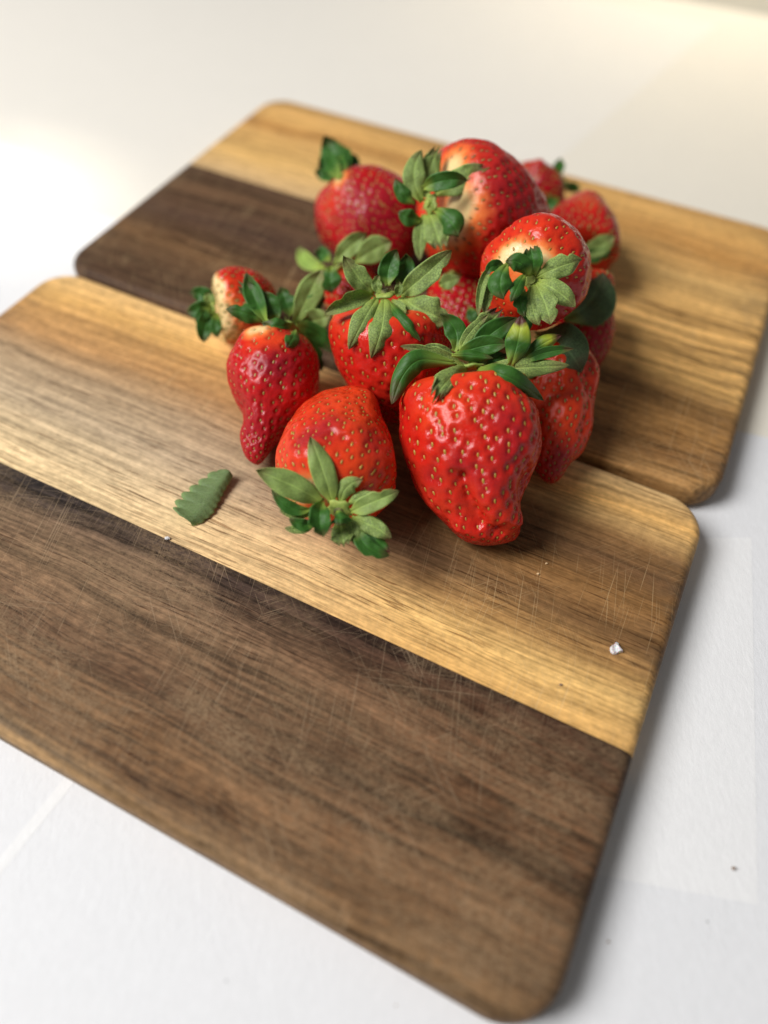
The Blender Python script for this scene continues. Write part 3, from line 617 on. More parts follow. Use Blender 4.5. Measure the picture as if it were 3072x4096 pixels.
{"b":"H","p":[[37.6,187.87,58.05],[34.76,187.06,62.47],[30.48,187.46,62.77]],"w":5.42,"s":"l","f":"d","v":[-0.149,-0.815,0.56],"cup":-0.4},
{"b":"H","p":[[31.35,187.15,62.54],[29.04,181.54,60.76],[30.42,178.29,57.01]],"w":6.35,"s":"o","f":"d","v":[-0.134,-0.807,0.575],"cup":-0.5},
{"b":"H","p":[[36.54,187.43,58.98],[34.05,181.23,59.26],[32.3,177.58,56.46]],"w":3.55,"s":"l","f":"d","v":[-0.151,-0.801,0.58],"cup":-0.5,"brown":0.4},
{"b":"H","p":[[31.14,189.46,59.27],[27.4,188.05,60.71],[25.66,185.94,59.09]],"w":3.16,"s":"l","f":"d","v":[-0.122,-0.815,0.566]},
{"b":"H","p":[[26.95,188.89,60.09],[24.28,182.31,57.57],[23.83,175.73,52.53]],"w":2.43,"s":"l","f":"p","v":[-0.11,-0.802,0.587],"cup":0.5},
{"b":"H","p":[[27.81,187.03,57.41],[26.09,181.18,55.44],[25.46,177.51,52.63]],"w":3.16,"s":"l","f":"p","v":[-0.116,-0.798,0.591]},
{"b":"H","p":[[40.1,188.58,57.34],[45.99,188.53,61.08],[52.42,191.24,61.89]],"w":6.19,"s":"o","f":"p","v":[-0.197,-0.809,0.554],"cup":-0.2},
{"b":"H","p":[[40.74,187.69,56.65],[45.75,183.07,56.89],[51.2,180.57,53.72]],"w":5.76,"s":"l","f":"p","v":[-0.198,-0.792,0.578],"cup":-0.3},
{"b":"H","p":[[39.91,186.96,56.1],[42.48,180.21,54.7],[44.2,175.61,51.18]],"w":6.47,"s":"l","f":"p","v":[-0.183,-0.786,0.591],"cup":-0.3},
{"b":"H","p":[[38.78,186.46,55.71],[38.97,180.44,53.62],[41.25,176.07,50.27]],"w":5.19,"s":"l","f":"p","v":[-0.172,-0.786,0.594],"cup":-0.3},
{"b":"H","p":[[36.78,185.92,55.3],[35.94,181.84,53.43],[37.29,178.67,51.0]],"w":3.76,"s":"l","f":"d","v":[-0.159,-0.79,0.593]},
{"b":"G","p":[[7.78,237.85,49.73],[4.5,241.82,56.55],[6.72,249.48,61.16]],"w":6.96,"s":"l","f":"p","v":[-0.023,-0.875,0.483],"cup":-0.2},
{"b":"G","p":[[8.44,239.92,50.06],[9.72,246.27,56.18],[12.86,254.06,60.89]],"w":6.5,"s":"t","f":"p","v":[-0.037,-0.878,0.478],"cup":-0.2},
{"b":"G","p":[[7.75,236.76,55.19],[13.93,235.1,58.96],[21.69,235.4,59.19]],"w":5.61,"s":"l","f":"d","v":[-0.053,-0.871,0.488],"cup":0.3},
{"b":"G","p":[[11.74,240.31,51.61],[20.32,241.24,56.03],[29.05,241.22,60.87]],"w":8.45,"s":"t","f":"p","v":[-0.074,-0.872,0.484],"cup":-0.2},
{"b":"G","p":[[5.34,237.48,49.45],[0.99,237.94,52.32],[-1.34,241.86,55.32]],"w":4.88,"s":"l","f":"d","v":[-0.006,-0.867,0.499],"cup":-0.3},
{"b":"G","p":[[7.71,233.12,46.1],[3.44,230.77,48.09],[0.06,232.29,49.25]],"w":5.21,"s":"l","f":"d","v":[-0.014,-0.853,0.522]},
{"b":"G","p":[[11.65,234.21,49.46],[16.77,227.73,49.54],[19.83,224.67,45.93]],"w":7.92,"s":"o","f":"d","v":[-0.06,-0.849,0.525],"cup":-0.3,"brown":0.4},
{"b":"G","p":[[10.08,234.6,47.24],[12.64,227.55,45.62],[14.94,223.01,40.88]],"w":8.7,"s":"t","f":"p","v":[-0.046,-0.843,0.537],"cup":-0.3},
{"b":"G","p":[[8.36,235.45,46.63],[7.6,227.77,43.27],[7.81,221.4,38.39]],"w":4.55,"s":"l","f":"p","v":[-0.029,-0.84,0.542]},
{"b":"D","p":[[-39.76,194.56,31.19],[-45.44,206.34,31.89],[-48.59,212.9,36.92]],"w":5.78,"s":"l","f":"d","v":[0.171,-0.782,0.599],"cup":0.3},
{"b":"D","p":[[-41.83,200.3,27.26],[-47.21,199.72,30.59],[-53.99,200.73,31.37]],"w":5.62,"s":"l","f":"d","v":[0.183,-0.768,0.614],"cup":-0.3},
{"b":"D","p":[[-39.56,202.0,26.04],[-43.94,206.19,30.51],[-51.75,211.57,34.64]],"w":6.51,"s":"t","f":"d","v":[0.17,-0.78,0.602],"cup":0.3},
{"b":"D","p":[[-38.41,200.98,26.52],[-39.48,204.25,30.29],[-42.3,208.0,33.16]],"w":5.51,"s":"l","f":"d","v":[0.153,-0.778,0.609],"cup":0.2},
{"b":"D","p":[[-32.17,198.55,28.44],[-35.32,192.36,32.06],[-41.16,193.69,31.81]],"w":5.05,"s":"o","f":"d","v":[0.142,-0.766,0.626],"cup":-0.4},
{"b":"D","p":[[-31.54,195.71,28.37],[-30.97,186.93,32.09],[-32.46,182.55,32.16]],"w":4.35,"s":"l","f":"d","v":[0.127,-0.758,0.64],"brown":1,"cup":-0.3},
{"b":"D","p":[[-33.45,203.6,22.23],[-29.43,215.24,26.11],[-25.18,222.89,31.97]],"w":8.04,"s":"o","f":"p","v":[0.108,-0.79,0.603],"vein":0.2},
{"b":"D","p":[[-32.82,205.76,22.63],[-26.82,209.13,21.43],[-21.11,210.81,22.71]],"w":7.62,"s":"o","f":"p","v":[0.1,-0.775,0.624],"vein":0.2},
{"b":"D","p":[[-34.29,208.68,23.61],[-36.75,214.68,24.42],[-38.84,218.75,27.54]],"w":5.81,"s":"l","f":"d","v":[0.134,-0.785,0.605]},
{"b":"D","p":[[-32.35,204.26,22.74],[-26.01,205.76,18.84],[-20.03,202.18,13.58]],"w":6.1,"s":"l","f":"d","v":[0.098,-0.762,0.641]},
{"b":"D","p":[[-31.9,205.56,22.47],[-28.08,213.79,23.74],[-23.41,217.24,25.13]],"w":5.81,"s":"l","f":"d","v":[0.103,-0.783,0.613]},
{"b":"D","p":[[-32.41,204.1,21.35],[-26.83,202.41,13.76],[-23.61,198.65,8.36]],"w":4.61,"s":"l","f":"d","v":[0.103,-0.75,0.653]},
{"b":"E","p":[[-62.84,220.06,17.58],[-66.58,221.58,20.01],[-71.51,222.5,20.71]],"w":5.57,"s":"l","f":"d","v":[0.233,-0.77,0.594]},
{"b":"E","p":[[-62.89,218.13,17.36],[-66.87,215.8,18.09],[-71.95,216.14,17.1]],"w":5.89,"s":"l","f":"d","v":[0.236,-0.76,0.605]},
{"b":"E","p":[[-62.49,217.32,16.74],[-64.91,212.03,15.21],[-65.55,207.85,10.75]],"w":6.24,"s":"l","f":"d","v":[0.227,-0.75,0.621]},
{"b":"E","p":[[-61.41,216.81,16.35],[-61.45,211.89,15.1],[-60.78,209.41,11.94]],"w":4.16,"s":"l","f":"d","v":[0.217,-0.753,0.621]},
{"b":"E","p":[[-62.61,219.25,18.22],[-64.2,220.02,20.07],[-65.0,221.64,21.31]],"w":3.82,"s":"l","f":"p","v":[0.224,-0.771,0.596]},
{"b":"E","p":[[-64.42,217.81,18.37],[-65.87,213.93,17.92],[-68.39,212.45,15.53]],"w":4.49,"s":"l","f":"d","v":[0.234,-0.758,0.609]},
{"b":"I","p":[[-21.71,275.06,35.6],[-26.25,296.8,31.63],[-31.1,304.1,37.23]],"w":9.46,"s":"l","f":"d","v":[0.079,-0.88,0.468],"cup":0.3},
{"b":"I","p":[[-20.95,275.58,36.18],[-23.86,298.53,31.7],[-26.79,304.75,35.21]],"w":8.25,"s":"t","f":"d","v":[0.072,-0.881,0.468],"cup":0.2},
{"b":"I","p":[[-22.56,275.71,35.62],[-28.55,293.75,30.55],[-32.89,292.92,29.92]],"w":7.8,"s":"l","f":"d","v":[0.085,-0.873,0.48],"cup":0.3},
{"b":"I","p":[[-23.44,276.71,35.01],[-29.2,290.74,28.25],[-34.15,292.17,28.08]],"w":5.35,"s":"l","f":"d","v":[0.088,-0.87,0.485]},
{"b":"I","p":[[-20.14,275.46,36.71],[-20.05,297.94,28.72],[-22.0,302.23,32.01]],"w":7.04,"s":"l","f":"d","v":[0.062,-0.878,0.474],"brown":0.6},
{"b":"I","p":[[-21.77,275.91,35.96],[-24.3,292.94,31.2],[-26.1,295.19,32.92]],"w":4.51,"s":"l","f":"p","v":[0.073,-0.876,0.476],"yel":1},
{"b":"J","p":[[65.11,308.98,21.65],[67.75,321.26,19.16],[68.59,324.71,21.8]],"w":4.56,"s":"l","f":"d","v":[-0.183,-0.868,0.461]},
{"b":"J","p":[[66.64,304.8,15.2],[63.75,302.16,13.37],[61.64,303.38,9.24]],"w":7.25,"s":"l","f":"d","v":[-0.179,-0.849,0.497]},
{"b":"J","p":[[68.58,308.29,19.06],[73.98,314.91,14.29],[77.69,314.56,14.02]],"w":4.27,"s":"l","f":"d","v":[-0.201,-0.856,0.477]},
{"b":"K","p":[[68.7,256.37,21.09],[74.54,256.33,23.58],[80.5,259.44,26.99]],"w":6.96,"s":"o","f":"p","v":[-0.237,-0.816,0.527],"vein":0.2},
{"b":"K","p":[[69.82,255.56,20.47],[74.41,254.86,21.19],[80.76,256.38,22.36]],"w":4.83,"s":"l","f":"d","v":[-0.238,-0.811,0.535]},
{"b":"L","p":[[58.24,215.3,22.38],[66.26,218.63,27.45],[70.16,226.52,33.49]],"w":16.09,"s":"o","f":"g","v":[-0.231,-0.783,0.577],"cup":-0.2},
{"b":"L","p":[[60.93,229.71,28.38],[64.27,232.21,30.29],[67.68,233.52,31.3]],"w":3.98,"s":"l","f":"d","v":[-0.223,-0.802,0.554]},
{"b":"M","p":[[14.76,218.27,31.71],[17.52,218.3,32.98],[21.75,219.6,33.98]],"w":4.78,"s":"l","f":"p","v":[-0.067,-0.81,0.582]},
{"b":"M","p":[[26.35,214.26,26.11],[26.47,212.34,24.64],[28.11,209.33,22.33]],"w":3.87,"s":"l","f":"d","v":[-0.1,-0.784,0.613]},
{"b":"N","p":[[-21.9,233.89,26.54],[-16.71,238.02,30.97],[-10.56,241.15,34.62]],"w":6.67,"s":"o","f":"p","v":[0.057,-0.829,0.556],"vein":0.2},
{"b":"N","p":[[-15.24,234.65,27.12],[-8.72,237.32,30.43],[-2.2,239.21,33.13]],"w":8.58,"s":"o","f":"p","v":[0.03,-0.829,0.559],"vein":0.2},
{"b":"N","p":[[-22.67,231.88,27.52],[-22.59,226.42,25.85],[-21.5,223.55,22.4]],"w":7.57,"s":"o","f":"d","v":[0.079,-0.807,0.585],"vein":0.2},
{"b":"N","p":[[-26.35,248.44,15.01],[-34.3,255.23,12.66],[-37.59,261.28,14.77]],"w":5.53,"s":"l","f":"y","v":[0.105,-0.819,0.565],"vein":0.2},
{"b":"N","p":[[-24.42,243.47,21.29],[-27.56,248.69,20.24],[-30.24,248.58,20.16]],"w":5.34,"s":"l","f":"d","v":[0.091,-0.821,0.563]}]
HUBS = {"A":[24.1,172.67,36.84],"C":[-12.1,126.92,24.62],"F":[-2.89,198.83,41.26],"G":[10.46,236.51,49.96],"H":[39.43,189.9,55.83],"D":[-34.26,200.04,25.8],"B":[50.42,201.18,25.42],"E":[-63.63,219.58,15.96],"I":[-26.37,298.21,25.15],"J":[69.95,316.73,14.42],"K":[70.32,258.01,19.82],"L":[63.9,236.93,23.83],"M":[20.75,233.92,23.54],"N":[-20.08,239.12,20.47]}
SPECKS = {"flake":[[65.8,101.0],0],"c1":[[-64.3,131.4],"w"],"c2":[[48.9,129.1],"t"],"c3":[[46.1,125.2],"t"],"c4":[[49.3,90.3],"b"],"p1":[[90.2,49.3],"b"],"p2":[[81.5,37.2],"g"],"p3":[[57.2,32.0],"b"],"p4":[[7.9,17.4],"b"],"p5":[[-30.4,20.5],"g"],"leaf_a":[-58.3,136.7],"leaf_c":[-49.2,155.6]}

def ucol(me, name, arr):
    at = me.color_attributes.new(name, 'FLOAT_COLOR', 'POINT')
    a = np.ones((len(me.vertices), 4), np.float32)
    a[:, :3] = arr
    at.data.foreach_set('color', a.ravel())

def seed_mesh():
    """One achene: a tear-shaped pip, 1 x 2 mm, long axis X, flat side down."""
    n, m = 7, 8
    v, f = [], []
    for i in range(n):
        a = math.pi * i / (n - 1)
        x = -math.cos(a)
        r = math.sin(a) * (1 - .28 * x)
        for j in range(m):
            b = 2 * math.pi * j / m
            v.append((x * .92, r * .46 * math.cos(b), r * .36 * math.sin(b)))
    for i in range(n - 1):
        for j in range(m):
            k = (j + 1) % m
            f.append((i * m + j, i * m + k, (i + 1) * m + k, (i + 1) * m + j))
    me = bpy.data.meshes.new('seed')
    me.from_pydata([tuple(c * MM for c in q) for q in v], [], f)
    bm = bmesh.new()
    bm.from_mesh(me)
    bmesh.ops.remove_doubles(bm, verts=bm.verts[:], dist=1e-6)
    bmesh.ops.recalc_face_normals(bm, faces=bm.faces[:])
    bm.to_mesh(me)
    bm.free()
    me.shade_smooth()
    return me
SEED_MESHES = []
for m_ in M_SEEDS:
    me = seed_mesh()
    me.materials.append(m_)
    SEED_MESHES.append(me)
CAM_POS = np.array([0, 0, 190.0])

def sepal_mesh(s, origin, rng):
    """A leaf blade with real thickness: pale and dark faces, midrib curve through s['p']."""
    p = np.array(s['p'], float)
    nl, nc = 22, 11
    t = np.linspace(0, 1, nl)
    if len(p) == 3:
        c = 2 * p[1] - .5 * (p[0] + p[2])
        X = ((1 - t) ** 2)[:, None] * p[0] + (2 * t * (1 - t))[:, None] * c + (t ** 2)[:, None] * p[2]
    else:
        x = np.linspace(0, 1, len(p))
        X = np.stack([pchip(x, p[:, k], t) for k in range(3)], 1)
    tan = np.gradient(X, axis=0)
    tan /= np.linalg.norm(tan, axis=1, keepdims=True)
    vh = np.array(s['v'], float)
    side = np.cross(tan, vh)
    side /= np.linalg.norm(side, axis=1, keepdims=True) + 1e-9
    nor = np.cross(side, tan)
    W = s['w'] * .52
    sh = s['s']
    if sh == 'o':
        prof = np.sqrt(np.clip(1 - ((t - .58) / .60) ** 2, 0, 1)) ** 1.0
        prof = np.where(t > .58, np.clip(1 - ((t - .58) / .42) ** 2, 0, 1) ** .85, prof)
        prof = np.maximum(prof * (.25 + .75 * np.clip(t / .35, 0, 1)), .22 * (1 - t))
    elif sh == 't':
        prof = np.interp(t, [0, .15, .4, .7, .9, 1], [.35, .55, .92, 1.0, .86, .62])
    else:
        prof = (t ** .8) * (1 - t) ** .82
        prof = prof / prof.max()
        prof = np.maximum(prof, .32 * (1 - t) ** 2 * np.clip(1 - t * 1.5, 0, 1))
    c = np.linspace(-1, 1, nc)
    cup = s.get('cup', .1)
    ph = rng.uniform(0, 6.28)
    cup = cup + rng.uniform(-.15, .25)
    notch = rng.random() < .35 and sh != 't'
    nside, npos = rng.choice([-1, 1]), rng.uniform(.58, .74)
    C, Tt = np.meshgrid(c, t)
    half = (W * prof)[:, None]
    wob = 1 + .05 * np.sin(9 * Tt + ph) * np.abs(C)
    ttip = np.zeros_like(C)
    if sh == 't':
        saw = np.abs(((C * 1.5 + .5) % 1) - .5) * 2
        ttip = -.20 * saw * Tt ** 3 - .10 * (C ** 2) * Tt ** 3
    elif sh == 'o':
        ttip = .02 * np.sin(6 * C + ph) * Tt
    if notch:
        wob = wob * np.where(C * nside > 0, 1 - .32 * np.exp(-((Tt - npos - .06) / .05) ** 2) + .12 * np.exp(-((Tt - npos + .07) / .06) ** 2), 1)
    Ln = np.linalg.norm(np.diff(X, axis=0), axis=1).sum()
    B = X[:, None, :] + side[:, None, :] * (C * half * wob)[..., None] + tan[:, None, :] * (ttip * Ln)[..., None]
    lift = cup * (C ** 2) * half * 1.1 + .12 * W * np.sin(5.5 * Tt + ph) * C + .09 * W * np.sin(12 * Tt + ph * 2) * C ** 2 - .09 * W * np.exp(-(C / .16) ** 2) + .05 * W * np.sin(17 * Tt + 3 * np.abs(C) + ph)
    B = B + nor[:, None, :] * lift[..., None]
    th = .16
    top = B + nor[:, None, :] * th * .5
    bot = B - nor[:, None, :] * th * .5
    v = np.concatenate([top.reshape(-1, 3), bot.reshape(-1, 3)])
    v = (v - origin)
    v[:, 2] = np.maximum(v[:, 2] + origin[2], .12) - origin[2]
    idx = np.arange(nl * nc).reshape(nl, nc)
    n = nl * nc
    q = np.stack([idx[:-1, :-1], idx[:-1, 1:], idx[1:, 1:], idx[1:, :-1]], -1).reshape(-1, 4)
    faces = q.tolist() + (q[:, ::-1] + n).tolist()
    rim = list(idx[:, 0]) + list(idx[-1, 1:]) + list(idx[-2::-1, -1]) + list(idx[0, -2:0:-1])
    nq = len(q)
    for i in range(len(rim)):
        x, y = int(rim[i]), int(rim[(i + 1) % len(rim)])
        faces.append((x, y, y + n, x + n))
    me = bpy.data.meshes.new('sepal')
    me.from_pydata((v * MM).tolist(), [], faces)
    two = {'p': (M_PALE, M_DARK), 'd': (M_DARK, M_PALE), 'g': (M_DULL, M_DARK), 'y': (M_LIME, M_DARK)}[s['f']]
    for m_ in two:
        me.materials.append(m_)
    for i, pl in enumerate(me.polygons):
        pl.material_index = 1 if nq <= i < 2 * nq else 0
    uvl = me.uv_layers.new(name='UVMap')
    uv = np.stack([np.concatenate([Tt.ravel(), Tt.ravel()]), np.concatenate([C.ravel(), C.ravel()])], 1)
    li = np.empty(len(me.loops), np.int32)
    me.loops.foreach_get('vertex_index', li)
    uvl.data.foreach_set('uv', uv[li].astype(np.float32).ravel())
    ucol(me, 'tint', np.tile([s.get('brown', .45), s.get('yel', 0.0), s.get('vein', 1.0)], (2 * n, 1)))
    me.update()
    return me

def grid_mesh(name, G):
    nt, nth = G.shape[:2]
    v = G.reshape(-1, 3)
    idx = np.arange(nt * nth).reshape(nt, nth)
    nx = np.roll(idx, -1, 1)
    q = np.stack([idx[:-1], nx[:-1], nx[1:], idx[1:]], -1).reshape(-1, 4)
    me = bpy.data.meshes.new(name)
    me.from_pydata((v * MM).tolist(), [], q.tolist())
    me.update()
    return me

for b in BERRIES:
    P, t, a, w, n = berry_grid(b)
    P2, S, Sn, tan, size, halo, si, sj = berry_detail(b, P, t)
    C = np.array(b['C'])
    mid = P.mean((0, 1))
    org = np.array([mid[0], mid[1], P[..., 2].min()])
    root = thing('strawberry', b['label'], 'strawberry', to_world(*org), 0, 'ripe strawberries heaped on the cutting boards')
    me = grid_mesh('flesh', P2 - org)
    # colour: how ripe each spot is
    look = b['look']
    rg = np.random.default_rng(b['seed'] + 50)
    tt = np.repeat(t[:, None], P.shape[1], 1)
    wob = sum(np.sin(P @ (rg.normal(size=3) * .16) + rg.uniform(0, 6)) for _ in range(3)) * .03
    white = np.clip((look['white'] + wob * (look['white'] > .05) - tt) / .08 + .2, 0, 1) * (look['white'] > .01)
    orange = look['orange'] * (1 + 6 * wob) + np.clip((.16 - tt) / .16, 0, 1) * .5
    deep = look['deep'] * np.clip(.5 + 8 * wob, 0, 1) + .35 * np.clip((tt - .6) / .4, 0, 1) * look['deep']
    maroon = np.zeros_like(tt)
    for pts, rad, am, kind in b['tints']:
        e = am * np.exp(-(polydist(P, pts) / rad) ** 2)
        if kind == 'w':
            white = np.maximum(white, e)
        elif kind == 'o':
            orange = np.maximum(orange, e)
        else:
            maroon = np.maximum(maroon, e)
    ucol(me, 'ripe', np.clip(np.stack([white, orange, deep], -1), 0, 1).reshape(-1, 3))
    ucol(me, 'mark', np.clip(np.stack([maroon, halo, 0 * halo], -1), 0, 1).reshape(-1, 3))
    flesh = link('flesh', me, M_FLESH, root)
    # seeds
    sm = SEED_MESHES[b['seedcol']]
    fac = (Sn * ((CAM_POS - S) / np.linalg.norm(CAM_POS - S, axis=1, keepdims=True))).sum(1)
    single = (fac > -.05) & bool(b['ind'])
    sv = np.array([v.co[:] for v in sm.vertices])
    sf = [tuple(p_.vertices) for p_ in sm.polygons]
    jv, jf = [], []
    for k in range(len(S)):
        x = tan[k]
        z = Sn[k]
        y = np.cross(z, x)
        y /= np.linalg.norm(y) + 1e-9
        x = np.cross(y, z)
        M3 = np.stack([x, y, z], 1) * size[k]
        pos = (S[k] - org) * MM
        if single[k]:
            o = bpy.data.objects.new('seed', sm)
            o.matrix_local = Matrix.LocRotScale(None, None, None)
            scene.collection.objects.link(o)
            o.parent = flesh
            m4 = Matrix(M3.tolist()).to_4x4()
            m4.translation = pos
            o.matrix_local = m4
        else:
            base = len(jv)
            jv.extend((sv @ M3.T + pos).tolist())
            jf.extend([tuple(q + base for q in f_) for f_ in sf])
    if jv:
        me = bpy.data.meshes.new('seeds')
        me.from_pydata(jv, [], jf)
        o = link('seeds', me, M_SEEDS[b['seedcol']], flesh)
        o['kind'] = 'stuff'
    # calyx: hub with a cut stalk, sepals as its children
    h = np.array(HUBS[b['name']]) - org
    ax = -a
    bm = bmesh.new()
    rr = 3.4
    bmesh.ops.create_uvsphere(bm, u_segments=16, v_segments=10, radius=1)
    q = Vector(ax).to_track_quat('Z', 'Y').to_matrix().to_4x4()
    rnd = random.Random(b['seed'])
    for v in bm.verts:
        k = 1 + .18 * math.sin(5 * math.atan2(v.co.y, v.co.x) + b['seed'])
        v.co = Vector((v.co.x * rr * k, v.co.y * rr * k, v.co.z * .9))
    bmesh.ops.transform(bm, matrix=Matrix.Translation(Vector(h)) @ q, verts=bm.verts[:])
    bmesh.ops.scale(bm, vec=(MM, MM, MM), verts=bm.verts[:])
    me = bpy.data.meshes.new('calyx')
    bm.to_mesh(me)
    bm.free()
    calyx = link('calyx', me, M_HUB, root)
    bm = bmesh.new()
    r = bmesh.ops.create_cone(bm, cap_ends=True, segments=14, radius1=1.5, radius2=1.25, depth=1.7)
    for v in bm.verts:
        v.co.z += .9 + (rnd.uniform(-.25, .25) if v.co.z > 0 else 0)
    bmesh.ops.transform(bm, matrix=Matrix.Translation(Vector(h)) @ q, verts=bm.verts[:])
    bmesh.ops.scale(bm, vec=(MM, MM, MM), verts=bm.verts[:])
    me = bpy.data.meshes.new('cut_stalk')
    bm.to_mesh(me)
    bm.free()
    link('cut_stalk', me, M_CUT if b['name'] in 'CF' else M_HUB, calyx, smooth=False)
    # dried stamens: many hair-thin spikes round the hub, one part
    bm = bmesh.new()
    for k in range(70 if b['name'] == 'G' else 34):
        ang = rnd.uniform(0, 6.28)
        ln = rnd.uniform(1.2, 3.0)
        d = Vector((math.cos(ang) * rnd.uniform(.2, 1), math.sin(ang) * rnd.uniform(.2, 1), rnd.uniform(.35, 1.1))).normalized()
        r0 = Vector((math.cos(ang), math.sin(ang), 0)) * rnd.uniform(.8, 2.4) + Vector((0, 0, .3))
        s1 = d.orthogonal().normalized() * .11
        s2 = d.cross(s1).normalized() * .11
        vs = [bm.verts.new(r0 + s1), bm.verts.new(r0 - .5 * s1 + s2 * .87), bm.verts.new(r0 - .5 * s1 - s2 * .87)]
        tp = bm.verts.new(r0 + d * ln)
        for i in range(3):
            bm.faces.new((vs[i], vs[(i + 1) % 3], tp))
    bmesh.ops.transform(bm, matrix=Matrix.Translation(Vector(h)) @ q, verts=bm.verts[:])
    bmesh.ops.scale(bm, vec=(MM, MM, MM), verts=bm.verts[:])
    me = bpy.data.meshes.new('stamens')
    bm.to_mesh(me)
    bm.free()
    o = link('stamens', me, M_HUB, calyx)
    o['kind'] = 'stuff'
    srg = np.random.default_rng(b['seed'] + 300)
    for s in SEPALS:
        if s['b'] == b['name']:
            link('sepal', sepal_mesh(s, org, srg), [], calyx)

# ---------------------------------------------------------------- loose sepal, flake, crumbs
def loose_leaf():
    """Folded leaf piece with a scalloped edge, lying on the golden plank."""
    a = np.array(SPECKS['leaf_a'])
    c = np.array(SPECKS['leaf_c'])
    ax = c - a
    L = np.linalg.norm(ax)
    ax /= L
    sd = np.array([-ax[1], ax[0]])
    nl, nc = 61, 13
    t = np.linspace(0, 1, nl)
    wl = np.interp(t, [0, .05, .2, .4, .6, .8, .93, 1], [.22, .38, .50, .49, .42, .33, .28, .14]) * L * .84
    wr = np.interp(t, [0, .1, .3, .5, .7, .9, 1], [.05, .16, .24, .20, .14, .11, .08]) * L * .75
    lob = np.sqrt(np.clip(1 - (2 * ((t * 6.3 + .1) % 1) - 1) ** 2, 0, 1))
    wl = wl * (.76 + .27 * lob)
    wr = wr * (.94 + .06 * np.sin(t * 60))
    wr[0] *= .6
    V = []
    for i in range(nl):
        for j in range(nc):
            s = j / (nc - 1) * 2 - 1
            off = -s * wl[i] if s < 0 else -s * wr[i]
            xy = a + ax * t[i] * L + sd * off
            z = .5 + 2.3 * (t[i]) ** 1.3 + 1.7 * (1 - ((s + .15) / 1.15) ** 2) + (2.0 * np.exp(-((t[i] - .02) / .10) ** 2) * max(0, -s))
            z += .04 * math.sin(t[i] * 40) * abs(s)
            if s < 0:
                z -= .3 * (1 - lob[i]) * s * s
            V.append((xy[0], xy[1], max(z, .15)))
    V = np.array(V)
    org = np.array([*(a + c) / 2, 0])
    up = np.concatenate([V, V - [0, 0, .22]]) - org
    idx = np.arange(nl * nc).reshape(nl, nc)
    n = nl * nc
    q = np.stack([idx[:-1, :-1], idx[:-1, 1:], idx[1:, 1:], idx[1:, :-1]], -1).reshape(-1, 4)
    faces = q[:, ::-1].tolist() + (q + n).tolist()
    rim = list(idx[:, 0]) + list(idx[-1, 1:]) + list(idx[-2::-1, -1]) + list(idx[0, -2:0:-1])
    for i in range(len(rim)):
        x, y = int(rim[i]), int(rim[(i + 1) % len(rim)])
        faces.append((y, x, x + n, y + n))
    me = bpy.data.meshes.new('leaf')
    me.from_pydata((up * MM).tolist(), [], faces)
    bm_ = bmesh.new()
    bm_.from_mesh(me)
    bmesh.ops.recalc_face_normals(bm_, faces=bm_.faces[:])
    bm_.to_mesh(me)
    bm_.free()
    uvl = me.uv_layers.new(name='UVMap')
    Tt, Cc = np.meshgrid(t, np.linspace(-1, 1, nc), indexing='ij')
    uv = np.stack([np.tile(Tt.ravel() * .6 + .4, 2), np.tile(Cc.ravel() * .5 + .5, 2)], 1)
    li = np.empty(len(me.loops), np.int32)
    me.loops.foreach_get('vertex_index', li)
    uvl.data.foreach_set('uv', uv[li].astype(np.float32).ravel())
    ucol(me, 'tint', np.tile([0, 0, 1.0], (2 * n, 1)))
    o = link('leaf', me, M_LOOSE)
    o.location = to_world(*org)
    tag(o, 'detached green leaf with a scalloped edge lying alone on the golden plank', 'leaf')
M_LOOSE = sepal_mat('loose_leaf_green', (.110, .165, .060), (.17, .23, .10), (.10, .05, .03), .52, .5)
loose_leaf()

def chip(name, xy, z0, size, mat, label, cat, seed, flat=.5, group=None):
    rnd = random.Random(seed)
    bm = bmesh.new()
    bmesh.ops.create_icosphere(bm, subdivisions=2, radius=size)
    for v in bm.verts:
        k = rnd.uniform(.72, 1.25)
        v.co = Vector((v.co.x * k, v.co.y * k * .8, v.co.z * k * flat))
    zm = min(v.co.z for v in bm.verts)
    for v in bm.verts:
        v.co.z -= zm
    bmesh.ops.scale(bm, vec=(MM, MM, MM), verts=bm.verts[:])
    me = bpy.data.meshes.new(name)
    bm.to_mesh(me)
    bm.free()
    o = link(name, me, mat, smooth=False)
    o.location = to_world(xy[0], xy[1], z0)
    return tag(o, label, cat, group)

def plain(name, col, rough=.6, **kw):
    g = Nodes(name)
    P = g.obj_mm()
    c = g.mix(g.ramp(g.noise(P, 1.5, 3), [(.35, 0), (.65, 1)]), tuple(x * .75 for x in col), tuple(min(1, x * 1.15) for x in col))
    g.bsdf(**{'Base Color': c, 'Roughness': rough, **kw})
    return g.m
M_SALT = plain('salt_crystal', (.80, .77, .78), .45, **{'Transmission Weight': .15, 'Subsurface Weight': .3, 'Subsurface Scale': .001})
M_CRUMB = {'w': plain('white_crumb', (.75, .73, .72), .5), 't': plain('tan_crumb', (.70, .48, .26)), 'b': plain('brown_crumb', (.26, .17, .11)), 'g': plain('grey_crumb', (.40, .40, .40))}

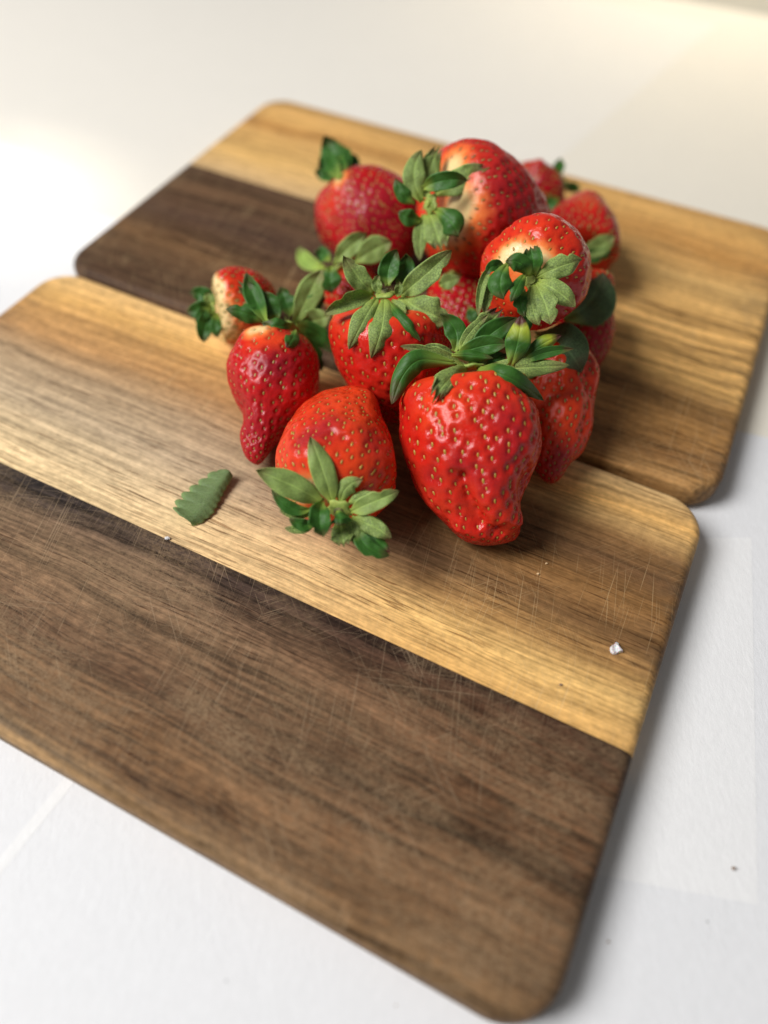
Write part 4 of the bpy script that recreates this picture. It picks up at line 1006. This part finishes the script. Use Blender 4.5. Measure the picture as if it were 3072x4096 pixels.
def salt_flake():
    x, y = SPECKS['flake'][0]
    prof = [(-2.2, .3), (-2.05, 1.3), (-1.3, 2.0), (-.45, 1.75), (-.55, 2.5), (.1, 3.25), (.75, 2.7), (.8, 1.9), (1.35, .9), (1.9, -.2), (.6, -.55), (-.5, -1.05), (-1.5, -1.1), (-2.1, -.5)]
    bm = bmesh.new()
    rnd = random.Random(4)
    lay = []
    for z, k in ((0, .80), (.55, .86), (1.1, .68)):
        lay.append([bm.verts.new((px * k, py * k, z + (rnd.uniform(-.25, .35) if z else 0))) for px, py in prof])
    for l0, l1 in zip(lay[:-1], lay[1:]):
        for i in range(len(prof)):
            j = (i + 1) % len(prof)
            bm.faces.new((l0[j], l0[i], l1[i], l1[j]))
    c = bm.verts.new((-.6, .4, .75))
    c2 = bm.verts.new((.4, 1.0, 1.5))
    for i in range(len(prof)):
        j = (i + 1) % len(prof)
        bm.faces.new((lay[2][i], lay[2][j], c2 if 3 < i < 10 else c))
    bm.faces.new((lay[2][4], c2, c))
    bm.faces.new((lay[2][10], c, c2))
    bm.faces.new(lay[0])
    bmesh.ops.recalc_face_normals(bm, faces=bm.faces[:])
    bmesh.ops.scale(bm, vec=(MM, MM, MM), verts=bm.verts[:])
    me = bpy.data.meshes.new('salt_flake')
    bm.to_mesh(me)
    bm.free()
    o = link('salt_flake', me, M_SALT, smooth=False)
    o.location = to_world(x, y, 0)
    tag(o, 'small translucent white salt flake near the right edge of the front board', 'salt flake')
salt_flake()
CRUMB_LABELS = {
    'c1': 'tiny white crumb on the seam between golden and dark planks',
    'c2': 'tiny pale crumb on the brown wood right of the largest strawberry tip',
    'c3': 'tiny tan crumb just below the pale one near the largest strawberry tip',
    'c4': 'dark little crumb on the golden strip beside the dark plank',
    'p1': 'largest brown crumb on the white paper at the lower right',
    'p2': 'grey crumb on the paper below the thin sheet corner',
    'p3': 'brown crumb on paper close to the front corner of the front board',
    'p4': 'brown speck on paper at the bottom, left of the board corner',
    'p5': 'grey speck on the white paper at the lower left below the front board'}
for i, (k, lab) in enumerate(CRUMB_LABELS.items()):
    xy, kind = SPECKS[k]
    chip('crumb', xy, 0 if k[0] == 'c' else (-11.95 if k == 'p1' else -12.78), {'c1': .75, 'c2': .38, 'c3': .45, 'c4': .42, 'p1': .5, 'p2': .32, 'p3': .36, 'p4': .26, 'p5': .28}[k], M_CRUMB[kind], lab, 'crumb', i, .6, 'crumbs scattered on board and paper')
